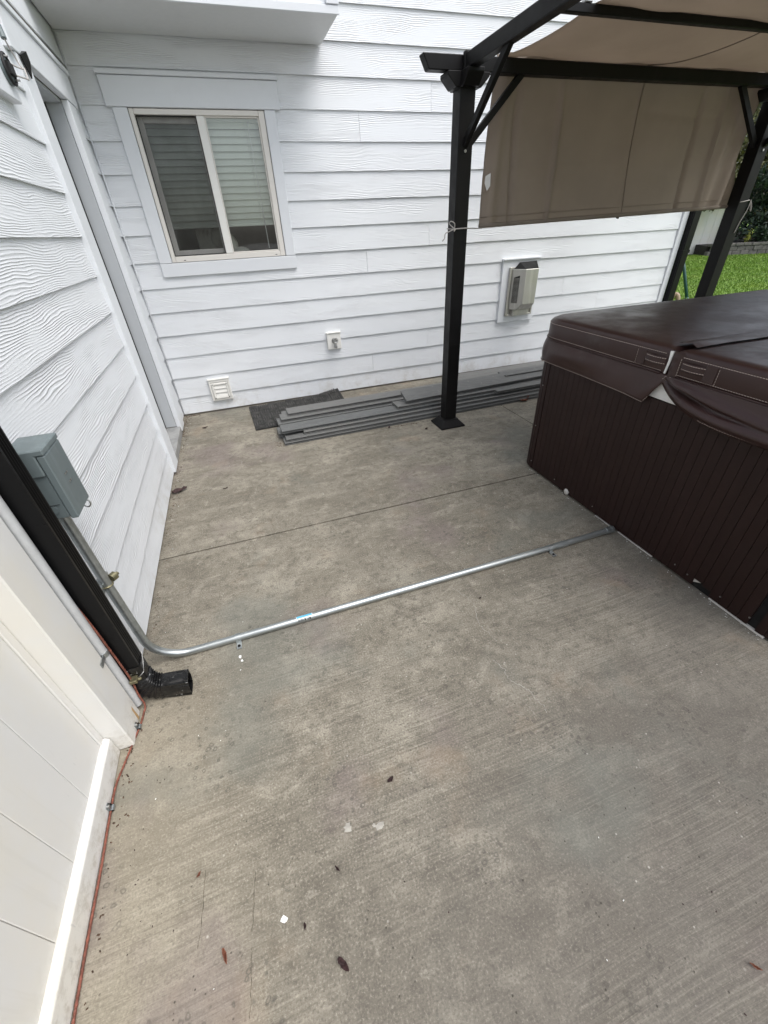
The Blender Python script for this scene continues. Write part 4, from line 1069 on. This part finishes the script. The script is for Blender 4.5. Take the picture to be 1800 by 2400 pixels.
# cover
tc = thing("hot_tub_cover", ((TX0 + TX1) / 2, (TY0 + TY1) / 2, .82), "dark brown padded vinyl hot tub cover folded across the middle with pale stitching", "hot tub cover")
YS = 1.264
def half(y0, y1, front):
    # rounded only on the outer corners
    r = .17; x0, x1 = TX0 - .006, TX1 + .006
    def outline(z, ins, rr_):
        out = []
        cs = ((x1 - ins, y1 - ins, 0, not front), (x0 + ins, y1 - ins, 90, not front), (x0 + ins, y0 + ins, 180, front), (x1 - ins, y0 + ins, 270, front))
        for cx_, cy_, a0, rd in cs:
            R2 = rr_ if rd else .012
            sx = -1 if a0 in (0, 270) else 1; sy = -1 if a0 in (0, 90) else 1
            for k in range(11):
                a = rad(a0 + 9 * k); out.append((cx_ + sx * R2 + R2 * math.cos(a), cy_ + sy * R2 + R2 * math.sin(a), z))
        return out
    loops = [outline(.822, .004, r), outline(.835, 0, r), outline(.895, 0, r), outline(.908, .001, r), outline(.919, .008, r), outline(.927, .022, r), outline(.931, .06, r - .02), outline(.935, .16, r - .05), outline(.942, .40, .05)]
    MB().loft(loops).build("cover_panel", M['leather'], tc, smooth=38)
half(YS + .006, TY1 + .006, False); half(TY0 - .006, YS - .006, True)
# hinge flap along the fold
hl = []
for i in range(60):
    x = TX0 + .05 + (TX1 - TX0 - .1) * i / 59
    ridge = .010 * math.exp(-((x - 1.78) / .10) ** 2)
    hl.append([(x, YS - .050 + .006 * math.sin(x * 11), .9335 + .002 + min(.006, (x - TX0) * .006)), (x, YS - .022, .938 + ridge + .003 * math.sin(x * 23)), (x, YS, .937 + ridge), (x, YS + .022, .939 + ridge * .6), (x, YS + .040, .9345 + min(.006, (x - TX0) * .006))])
MB().loft(hl, False, False).build("hinge_flap", M['leather'], tc, smooth=True)
# stitching: rows of short dashes
def stitch(P, nm="stitching", dash=.0065, gap=.0035, w=.0011):
    P = [Vector(p) for p in P]; mb = MB(); carry = 0.0
    segs = [(a, b) for a, b in zip(P[:-1], P[1:])]
    tot = sum((b - a).length for a, b in segs)
    def at(s_):
        for a, b in segs:
            l = (b - a).length
            if s_ <= l: return a.lerp(b, s_ / l if l else 0)
            s_ -= l
        return P[-1]
    s_ = 0.0
    while s_ < tot - dash:
        mb.tube([at(s_), at(s_ + dash)], w, 4); s_ += dash + gap
    return tag(mb.build(nm, M['thread'], tc), kind='stuff')
def cside(z, off=.0075, y_from=YS + .03, n_=14):
    """line along the front-left side of the cover and round its back corner"""
    r = .17; x0 = TX0 - off; pts = [(x0, y_from, z)]
    cx_, cy_ = TX0 - .006 + r, TY1 + .006 - r
    pts.append((x0, cy_, z))
    for k in range(1, n_ + 1):
        a = rad(180 - 90 * k / n_); pts.append((cx_ + (r + off - .006) * math.cos(a), cy_ + (r + off - .006) * math.sin(a), z))
    return pts
def fside(z, off=.0075):
    return [(TX0 - off, YS - .03, z), (TX0 - off, TY0 + .17, z)]
stitch(cside(.905, .0062)); stitch(cside(.835)); stitch(fside(.905, .0062)); stitch(fside(.835))
for yy in (1.432, 1.420, 1.072, 1.060): stitch([(TX0 - .0072, yy, .838), (TX0 - .0072, yy, .904)])
# handle straps on both sides of the fold
for s_, a, b in ((1, 1.285, 1.385), (-1, 1.110, 1.212)):
    y0, y1 = (a, b)
    lo = []
    for i in range(13):
        t = i / 12; bow = .010 * math.sin(math.pi * t)
        yy = y0 + (y1 - y0) * t
        lo.append([(TX0 - .0075 - bow, yy, .858), (TX0 - .0095 - bow, yy, .860), (TX0 - .0095 - bow, yy, .889), (TX0 - .0075 - bow, yy, .891), (TX0 - .0068 - bow * .9, yy, .875)])
    MB().loft(lo).build("strap", M['leather'], tc, smooth=30)
    for zz in (.885, .864): stitch([(TX0 - .0098 - .010 * math.sin(math.pi * t / 8), y0 + (y1 - y0) * t / 8, zz) for t in range(9)])
    B(TX0 - .0105, TX0 - .0055, (b if s_ > 0 else a - .045), (b + .045 if s_ > 0 else a), .836, .902).build("strap_patch", M['leather'], tc, bevel=.002)
# foam sliver and dark fold cheek at the seam
MB().hexa([(TX0 - .009, 1.270, .828), (TX0 - .009, 1.277, .828), (TX0 - .009, 1.273, .880), (TX0 - .009, 1.277, .918), (TX0 - .009, 1.262, .920), (TX0 - .009, 1.264, .876)], [(TX0 - .004, 1.270, .828), (TX0 - .004, 1.277, .828), (TX0 - .004, 1.273, .880), (TX0 - .004, 1.277, .918), (TX0 - .004, 1.262, .920), (TX0 - .004, 1.264, .876)]).build("foam_core", M['foam'], tc)
ck = []
for i in range(12):
    z = .815 + .108 * i / 11
    ck.append([(TX0 - .004, 1.262, z), (TX0 - .012 - .002 * math.sin(i * 1.7), 1.250, z), (TX0 - .010 + .002 * math.sin(i * 2.1), 1.236, z), (TX0 - .013, 1.222, z), (TX0 - .004, 1.214, z)])
MB().loft(ck, False, False).build("fold_gusset", M['leather'], tc, smooth=True)
stitch([(TX0 - .0135, 1.215, z) for z in (.90, .86, .83)])
# hanging skirt: far flap
def skirt(nm, P_top, P_bot, bulge, ny=10):
    lo = []
    for a, b, bl_, nrm_ in zip(P_top, P_bot, bulge, [None] * len(P_top)):
        a, b = Vector(a), Vector(b); L = []
        for j in range(ny + 1):
            t = j / ny; L.append(a.lerp(b, t) + bl_[0] * Vector(bl_[1]) * math.sin(math.pi * min(1, t * 1.12)))
        lo.append(L)
    o = MB().loft(lo, False, False).build(nm, M['leather'], tc, smooth=True)
    md = o.modifiers.new("thickness", 'SOLIDIFY'); md.thickness = .0022
    return o
tp = cside(.826, .007, 1.240, 12); 
def resample(P, n_):
    P = [Vector(p) for p in P]; L = [0]
    for a, b in zip(P[:-1], P[1:]): L.append(L[-1] + (b - a).length)
    out = []
    for k in range(n_ + 1):
        s_ = L[-1] * k / n_
        for i in range(len(P) - 1):
            if s_ <= L[i + 1] + 1e-9: out.append(P[i].lerp(P[i + 1], (s_ - L[i]) / max(1e-9, L[i + 1] - L[i]))); break
    return out
tops = resample(tp, 60); bots, bul = [], []
cc = Vector((TX0 + CR_ + .2, TY1 - CR_ - .2, 0))
for i, p in enumerate(tops):
    t = i / 60
    tan = (tops[min(i + 1, 60)] - tops[max(i - 1, 0)]).normalized(); nr = Vector((0, 0, 1)).cross(tan)
    if nr.dot(p - Vector(((TX0 + TX1) / 2, (TY0 + TY1) / 2, p.z))) < 0: nr = -nr
    d = (p.y - 1.240) if p.x < TX0 + .001 else 9
    zb = .688 + .012 * min(1, d / .5) + .004 * math.sin(d * 9)
    sw = math.exp(-(d / .13) ** 2)
    q_ = Vector((p.x, p.y, zb)) + nr * (.008 + .008 * math.sin(t * 9) + .006 * sw)
    q_.y += .082 * sw
    bots.append(q_); bul.append((.012 + .010 * math.sin(t * 13 + .6) * (1 if d < 5 else .3) - .022 * math.exp(-((d - .10) / .09) ** 2), nr))
skirt("skirt", tops, bots, bul)
stitch([b + Vector((-.004, 0, .004)) for b in bots]); 
stitch([tops[0] + Vector((-.004, 0, -.004)), bots[0] + Vector((-.004, 0, .004))])
# near flap: gathers at the fold and swings outward
N_ = 70; tops, bots, rows = [], [], []
for i in range(N_ + 1):
    t = i / N_; y = 1.262 - (1.262 - (TY0 + .16)) * t
    zt = .826 - .006 * math.exp(-t * 20)
    zb = .703 + .098 * math.exp(-(1.262 - y) / .105) - .006 * math.sin(t * 4)
    yb = y + .012 * math.exp(-t * 6)
    out_ = .004 + .030 * min(1, t * 3) + .010 * math.sin(t * 5)
    L = []
    for j in range(15):
        v = j / 14
        z = zt + (zb - zt) * v
        ridge = .030 * math.exp(-((v - .22 - .50 * t) / .11) ** 2) * min(1, t * 9) * math.exp(-t * 1.0)
        ridge += .032 * math.exp(-((v - .72 - .06 * t) / .14) ** 2) * min(1, t * 5)
        ridge -= .016 * math.exp(-((v - .47 - .28 * t) / .09) ** 2) * min(1, t * 6)
        L.append((TX0 - .0075 - out_ * v - ridge, y + (yb - y) * v, z))
    rows.append(L)
o = MB().loft(rows, False, False).build("skirt", M['leather'], tc, smooth=True)
md = o.modifiers.new("thickness", 'SOLIDIFY'); md.thickness = .0022
stitch([(r[-1][0] - .003, r[-1][1], r[-1][2] + .005) for r in rows[22:]])
stitch([(r[0][0] - .003, r[0][1], r[0][2] - .002) for r in rows[:4]] )
stitch([(rows[0][j][0] - .003, rows[0][j][1] - .002, rows[0][j][2]) for j in range(15)])
hmw = MB(); hmw.tube([Vector((r[-1][0], r[-1][1], r[-1][2])) for r in rows], .0022, 6); hmw.build("skirt_hem", M['leather'], tc, smooth=True)
# welt under the band
for P_ in (cside(.826, .009), fside(.826, .009)):
    MB().tube(P_, .0035, 8).build("welt", M['leather'], tc, smooth=True)

# ------------------------------------------------------------------ beyond the patio
def far(d, r): return Vector((d[0] * r, d[1] * r))
wf = thing("yard_fence", (17.6, 14.2, 0), "white vinyl fence panel at the far end of the lawn", "fence")
pA, pB = Vector((13.2, 15.75)), Vector((18.9, 13.87)); dr = (pB - pA).normalized(); nr = Vector((dr.y, -dr.x))
def fpart(s0, s1, d0, d1, z0, z1, nm):
    q_ = [pA + dr * s + nr * d for s, d in ((s0, d0), (s1, d0), (s1, d1), (s0, d1))]
    MB().hexa([(p.x, p.y, z0) for p in q_], [(p.x, p.y, z1) for p in q_]).build(nm, M['fence'], wf, bevel=.006)
Lf = (pB - pA).length
s0 = 0.0
while s0 < Lf - .5:
    fpart(s0, s0 + .296, -.012, .012, .12, 1.42, "fence_board"); s0 += .30
fpart(0, Lf - .35, -.03, .03, -.03, .118, "rail"); fpart(0, Lf - .35, -.03, .03, 1.422, 1.52, "rail")
fpart(Lf - .345, Lf - .10, -.10, .10, -.05, 1.62, "post"); fpart(2.4, 2.53, .032, .10, -.05, 1.6, "post")

rw = thing("retaining_wall", (18.5, 12.5, -.05), "grey split face block retaining wall along the lawn edge", "retaining wall")
qA, qB = Vector((17.55, 13.35)), Vector((21.6, 11.55)); qd = (qB - qA).normalized(); qn = Vector((qd.y, -qd.x))
for c_ in range(3):
    s0 = (.0, .14, .05)[c_]
    while s0 < 4.4:
        w_ = .29 + random.uniform(-.02, .02)
        d_ = random.uniform(-.012, .012)
        z0 = -.05 + .15 * c_ if c_ < 2 else .253
        z1 = z0 + (.146 if c_ < 2 else .09)
        ex = .0 if c_ < 2 else .02
        P_ = [qA + qd * s + qn * dd for s, dd in ((s0, -.14), (s0 + w_ - .008, -.14), (s0 + w_ - .008, .09 + d_ + ex), (s0, .09 + d_ + ex))]
        MB().hexa([(p.x, p.y, z0) for p in P_], [(p.x, p.y, z1) for p in P_]).build("block", M['block'], rw, bevel=.012)
        s0 += w_
tag(MB().hexa([(*(qA - qn * .16), -.04), (*(qB - qn * .16), -.04), (*(qB - qn * 9), -.04), (*(qA - qn * 9), -.04)], [(*(qA - qn * .16), .27), (*(qB - qn * .16), .27), (*(qB - qn * 9), .6), (*(qA - qn * 9), .6)]).build("planting_bed", M['soil']), "dark planting bed behind the block wall", None, None, 'structure')

def foliage(c, r, n_, size, mat, name, parent, seed, drop=0.0, shell=.55):
    g_ = np.random.default_rng(seed); out = MB(); vs, fs = [], []
    for i in range(n_):
        d = g_.normal(size=3); d /= np.linalg.norm(d)
        rad_ = (shell + (1 - shell) * g_.random()) * (1 + .18 * math.sin(d[0] * 6 + seed) * math.cos(d[2] * 5))
        p = Vector((c[0] + d[0] * r[0] * rad_, c[1] + d[1] * r[1] * rad_, c[2] + d[2] * r[2] * rad_ - drop * g_.random()))
        if p.z < .05: continue
        a = Vector(g_.normal(size=3)).normalized(); b = a.cross(Vector((d[0], d[1], d[2] + .3))).normalized()
        s_ = size * (.5 + g_.random()); o_ = len(vs)
        vs += [p - a * s_, p + b * s_ * .35, p + a * s_, p - b * s_ * .35]; fs.append((o_, o_ + 1, o_ + 2, o_ + 3))
    return out.add(vs, fs).build(name, mat, parent)
def tree(x, y, h, trunk_r, crowns, label, cat, nm, mat):
    t = thing(nm, (x, y, .2), label, cat)
    MB().tube([(x, y, .0), (x + .03, y, h * .5), (x - .02, y + .05, h)], [trunk_r, trunk_r * .75, trunk_r * .3], 9).build("trunk", M['bark'], t, smooth=True)
    for k, (dx, dy, dz, rx, rz) in enumerate(crowns[:6]):
        MB().tube([(x, y, dz * .55), (x + dx * .5, y + dy * .5, dz * .85), (x + dx, y + dy, dz)], [trunk_r * .4, trunk_r * .25, trunk_r * .1], 6).build("limb", M['bark'], t, smooth=True)
    for k, (dx, dy, dz, rx, rz) in enumerate(crowns):
        foliage((x + dx, y + dy, dz), (rx, rx, rz), int(900 * rx * rz) + 500, .085, mat, "crown", t, 11 * k + int(x * 10))
    return t
rs = random.Random(5)
# dark drooping conifer behind the wall, to the right of the far post
tree(19.75, 13.05, 5.5, .16, [(rs.uniform(-.6, .6), rs.uniform(-.6, .6), .75 + .5 * k, 1.25 - .10 * k, .42) for k in range(9)], "dark drooping evergreen tree behind the block wall", "tree", "evergreen_tree", M['ever'])
tree(21.2, 12.4, 4.2, .12, [(rs.uniform(-.7, .7), rs.uniform(-.7, .7), .7 + .45 * k, 1.3 - .12 * k, .42) for k in range(8)], "second dark evergreen tree at the right end of the block wall", "tree", "evergreen_tree", M['ever'])
tree(18.6, 14.9, 3.6, .08, [(-1.45, -1.35, 1.72, .50, .36), (-1.9, -1.2, 1.9, .55, .42), (-.9, -1.3, 1.95, .6, .5), (.2, -.8, 2.5, .9, .7), (-.9, .1, 2.9, 1.0, .8), (.5, -.6, 3.4, 1.0, .8), (-1.6, -.2, 2.9, .9, .8)], "olive leaved tree hanging over the end of the white yard fence", "tree", "leafy_tree", M['bush'])
tree(22.5, 16.2, 7.0, .2, [(rs.uniform(-1.6, 1.6), rs.uniform(-1.6, 1.6), 1.6 + .6 * k, 1.9, .8) for k in range(9)], "tall olive green tree behind the evergreens", "tree", "leafy_tree", M['bush'])
tree(25.5, 16.8, 7.5, .2, [(rs.uniform(-1.8, 1.8), rs.uniform(-1.8, 1.8), 1.2 + .65 * k, 2.1, .9) for k in range(10)], "tallest tree farthest back on the right, with olive foliage", "tree", "leafy_tree", M['bush'])
tree(20.6, 11.9, 3.4, .07, [(-.3, .3, 2.1, .55, .5), (.2, .1, 2.5, .6, .5), (.0, -.2, 2.9, .5, .5), (.5, -.5, 2.3, .6, .5)], "small yellow leaved tree in front of the evergreens", "tree", "leafy_tree", M['yleaf2'])
sh_ = thing("flowering_shrub", (18.95, 12.95, .3), "small yellow green plant trailing over the top of the block wall", "plant")
foliage((18.92, 12.98, .50), (.14, .14, .30), 120, .045, M['yleaf'], "foliage", sh_, 5, shell=.1)
MB().tube([(18.95, 13.02, .28), (18.93, 12.99, .5), (18.98, 12.97, .75)], .008, 5).build("stem", M['bark'], sh_)
for k, (x, y) in enumerate(((19.5, 12.75), (20.3, 12.35), (21.2, 12.0))):
    s2 = thing("low_shrub", (x, y, .3), ("low dark shrub on the block wall near its left end", "low dark shrub in the middle of the block wall", "low dark shrub near the right end of the block wall")[k], "shrub")
    foliage((x, y, .55), (.45, .4, .35), 700, .05, M['ever'], "foliage", s2, 40 + k, shell=.3)
    MB().tube([(x, y, .28), (x, y, .5)], .015, 5).build("stem", M['bark'], s2)

gpo = thing("green_pole", (9.3, 7.2, -.05), "dark green leaning tube leg standing on the lawn behind the house corner", "pole")
d0, d1 = Vector((.7919, .6107, -.1278)), Vector((.7769, .6296, -.0696))
P0 = Vector((0, 0, 1.3854)) + d0 * 11.0; P1 = Vector((0, 0, 1.3854)) + d1 * 11.4
dd = (P0 - P1).normalized()
base = P1 + dd * ((P1.z + .05) / -dd.z)
MB().tube([base, P1, P1 - dd * 1.0], .030, 10).build("tube", M['green'], gpo, smooth=True)
blob(MB(), base + Vector((0, 0, .0)), (.05, .05, .03)).build("foot_cap", M['green'], gpo, smooth=True)
hs_ = thing("garden_hose", (8.1, 6.5, -.05), "tan curved hose standing up from the lawn beside the green pole", "hose")
r0 = Vector((.7855, .6188, 0)); 
hp = []
for k in range(15):
    t = k / 14; a = -.2 + 3.4 * t
    hp.append(Vector((.786 * 8.6, .6185 * 8.6, 0)) + Vector((.6185, -.786, 0)) * (.07 * math.cos(a) - .06) + Vector((0, 0, -.04 + .34 * math.sin(a * .93) + .02)))
MB().tube(hp, .032, 10).build("coil", M['tanm'], hs_, smooth=True)
MB().tube([hp[-1], hp[-1] + Vector((0, 0, -.05))], .038, 10).build("coupling", M['steel'], hs_, smooth=40)

# ------------------------------------------------------------------ stains, cracks and litter on the slab
def ribbon(P, w, z, nm, mat, par, jag=.004):
    P = smooth_path([(x, y, z) for x, y in P], 10); g_ = random.Random(len(P)); vs, fs = [], []
    for i, p in enumerate(P):
        t = (P[min(i + 1, len(P) - 1)] - P[max(i - 1, 0)]).normalized(); s_ = Vector((-t.y, t.x, 0))
        ww_ = w * (.35 + g_.random()) * (.3 if i in (0, len(P) - 1) else 1); c = p + s_ * g_.uniform(-jag, jag)
        vs += [c + s_ * ww_, c - s_ * ww_]
        if i: fs.append((2 * i - 2, 2 * i - 1, 2 * i + 1, 2 * i))
    return MB().add(vs, fs).build(nm, mat, par)
ribbon([(.676, 1.205), (.715, 1.12), (.726, 1.054), (.70, .99), (.694, .953), (.708, .90), (.713, .856)], .0008, .0006, "crack", M['pale'], pat)
ribbon([(.655, .79), (.672, .74), (.668, .70), (.705, .64), (.712, .60), (.722, .565), (.712, .545)], .0010, .0006, "crack", M['pale'], pat)
ribbon([(-.395, .50), (-.40, .42), (-.41, .35)], .0007, .0006, "crack", M['stain'], pat, .0015)
ribbon([(-.268, .45), (-.278, .38), (-.285, .335)], .0008, .0006, "crack", M['stain'], pat, .0015)
ribbon([(-.288, .31), (-.293, .25), (-.30, .20)], .0006, .0006, "crack", M['stain'], pat, .0015)

def patch(x, y, r, nm, mat, par, z=.0007, n_=14, asp=1.0, rot_=0.0):
    vs = [(x, y, z)]
    for k in range(n_):
        a = 2 * math.pi * k / n_; q_ = r * random.uniform(.55, 1.1)
        dx, dy = q_ * math.cos(a) * asp, q_ * math.sin(a)
        vs.append((x + dx * math.cos(rot_) - dy * math.sin(rot_), y + dx * math.sin(rot_) + dy * math.cos(rot_), z))
    return MB().add(vs, [(0, k + 1, (k + 1) % n_ + 1) for k in range(n_)]).build(nm, mat, par)
patch(-.012, .459, .013, "lime_spot", M['pale'], pat); patch(.075, .434, .012, "lime_spot", M['pale'], pat, asp=1.5); patch(.060, .440, .006, "lime_spot", M['pale'], pat)
patch(-.274, 1.155, .010, "drill_dust", M['chipw'], pat, asp=.6); patch(-.268, 1.135, .006, "drill_dust", M['chipw'], pat)

def leaf(x, y, L, W_, ang, mat, label, curl=.006, z=.002):
    vs, fs = [], []; ca, sa = math.cos(ang), math.sin(ang); g_ = random.Random(int(x * 1000 + y * 77))
    for i in range(7):
        t = i / 6; u = (t - .5) * L
        w_ = W_ * (math.sin(math.pi * (t * .92 + .06)) ** .7) * g_.uniform(.75, 1.1)
        for s_ in (-1, 0, 1):
            v = s_ * w_ / 2
            vs.append((x + u * ca - v * sa, y + u * sa + v * ca, z + curl * abs(s_) * g_.uniform(.3, 1.3) + curl * abs(t - .5) * 1.5))
    for i in range(6):
        for k in range(2): a = i * 3 + k; fs.append((a, a + 1, a + 4, a + 3))
    o = MB().add(vs, fs).build("fallen_leaf", mat, None)
    md = o.modifiers.new("thickness", 'SOLIDIFY'); md.thickness = .0012
    return tag(o, label, "leaf", "dry leaves on the concrete")
leaf(.142, .531, .022, .014, .4, M['leafd'], "crumpled dark leaf on the open concrete right of centre")
leaf(-.061, .380, .017, .006, -1.0, M['leafd'], "thin dark leaf sliver in the middle of the foreground concrete")
leaf(-.347, .314, .031, .009, -1.3, M['leafr'], "reddish curled leaf on the dark crack at the lower left")
leaf(-.088, .209, .034, .016, -1.0, M['leafd'], "broad dark leaf lowest in the foreground")
leaf(-.161, .301, .014, .006, 1.5, M['leafd'], "tiny dark leaf beside the white flake")
leaf(-.410, .492, .014, .006, .9, M['leafr'], "tiny reddish leaf near the fence side crack")
leaf(.777, -.098, .022, .007, -.9, M['leafr'], "pale reddish leaf at the lower right edge of the concrete")
leaf(-.450, 3.721, .045, .022, .3, M['leafd'], "dark leaf on the concrete left of the doormat")
leaf(1.307, 2.888, .032, .022, .5, M['leafd'], "dark leaf left of the pergola post base")
leaf(1.035, 3.040, .035, .022, 1.2, M['leafd'], "dark leaf touching the front of the deck board stack")
leaf(2.397, 3.095, .11, .05, .3, M['leafr'], "large reddish leaf at the deck boards next to the hot tub", .02)
leaf(-.590, 2.640, .10, .055, .4, M['leafd'], "large dark curled leaf against the side wall", .012)
leaf(.768, 1.082, .012, .008, .2, M['leafd'], "tiny dark leaf beside the pale crack below the conduit")
leaf(-.30, 2.55, .03, .009, .2, M['leafd'], "narrow dark leaf on the concrete left of centre above the joint")
tag(patch(-.209, .331, .0085, "paint_flake", M['chipw'], None, z=.0015, n_=8, asp=1.4), "small white paint flake on the foreground concrete", "flake")
# leaf litter and grit along the foot of the walls: nobody could count it
g_ = random.Random(9)
def litter(nm, spots, mat, label, smin, smax):
    mb = MB()
    for (x, y) in spots:
        s_ = g_.uniform(smin, smax); a = g_.uniform(0, 3.1); e = Matrix.Translation((x, y, .0008)) @ Matrix.Rotation(a, 4, 'Z')
        mb.add([e @ Vector(p) for p in ((-s_, -s_ * .5, 0), (s_ * .8, -s_ * .6, 0), (s_, s_ * .4, s_ * .2), (-s_ * .7, s_ * .5, 0), (0, 0, s_ * .7))], [(0, 1, 4), (1, 2, 4), (2, 3, 4), (3, 0, 4), (0, 3, 2, 1)])
    tag(mb.build(nm, mat), label, "litter", None, 'stuff')
sp1 = []
for k in range(420):
    y = g_.choice((g_.uniform(1.3, 4.05), g_.uniform(2.3, 3.7), g_.uniform(3.6, 4.08))); sp1.append((WX + .012 + abs(g_.gauss(0, .022)), y))
for k in range(120): sp1.append((g_.uniform(WX + .01, -.50), WY - .012 - abs(g_.gauss(0, .02))))
for k in range(90): sp1.append((g_.gauss(1.20, .09), 3.052 - abs(g_.gauss(0, .014))))
for k in range(50): sp1.append((.16 - abs(g_.gauss(0, .03)), g_.uniform(3.05, 3.3)))
for k in range(70): sp1.append((-.652 + abs(g_.gauss(0, .018)), g_.choice((g_.uniform(.1, 1.05), g_.uniform(.8, 1.05)))))
litter("leaf_litter", sp1, M['crumb'], "brown leaf crumbs gathered along the foot of the walls and boards", .0012, .0045)
sp2 = [(g_.uniform(-.6, 1.6), g_.uniform(-.3, 3.0)) for k in range(40)] + [(TX0 - abs(g_.gauss(0, .012)), g_.uniform(.5, 2.0)) for k in range(60)] + [(WX + .02 + abs(g_.gauss(0, .025)), g_.uniform(2.3, 4)) for k in range(40)]
litter("white_grit", sp2, M['chipw'], "scattered white grit and paint flecks on the concrete", .001, .003)
sp3 = [(g_.uniform(-.6, 1.65), g_.uniform(-.3, 3.0)) for k in range(130)] + [(-.60 + abs(g_.gauss(0, .06)), g_.uniform(.2, 1.05)) for k in range(40)]
litter("dark_grit", sp3, M['leafd'], "scattered dark specks of plant debris on the concrete", .0008, .0026)
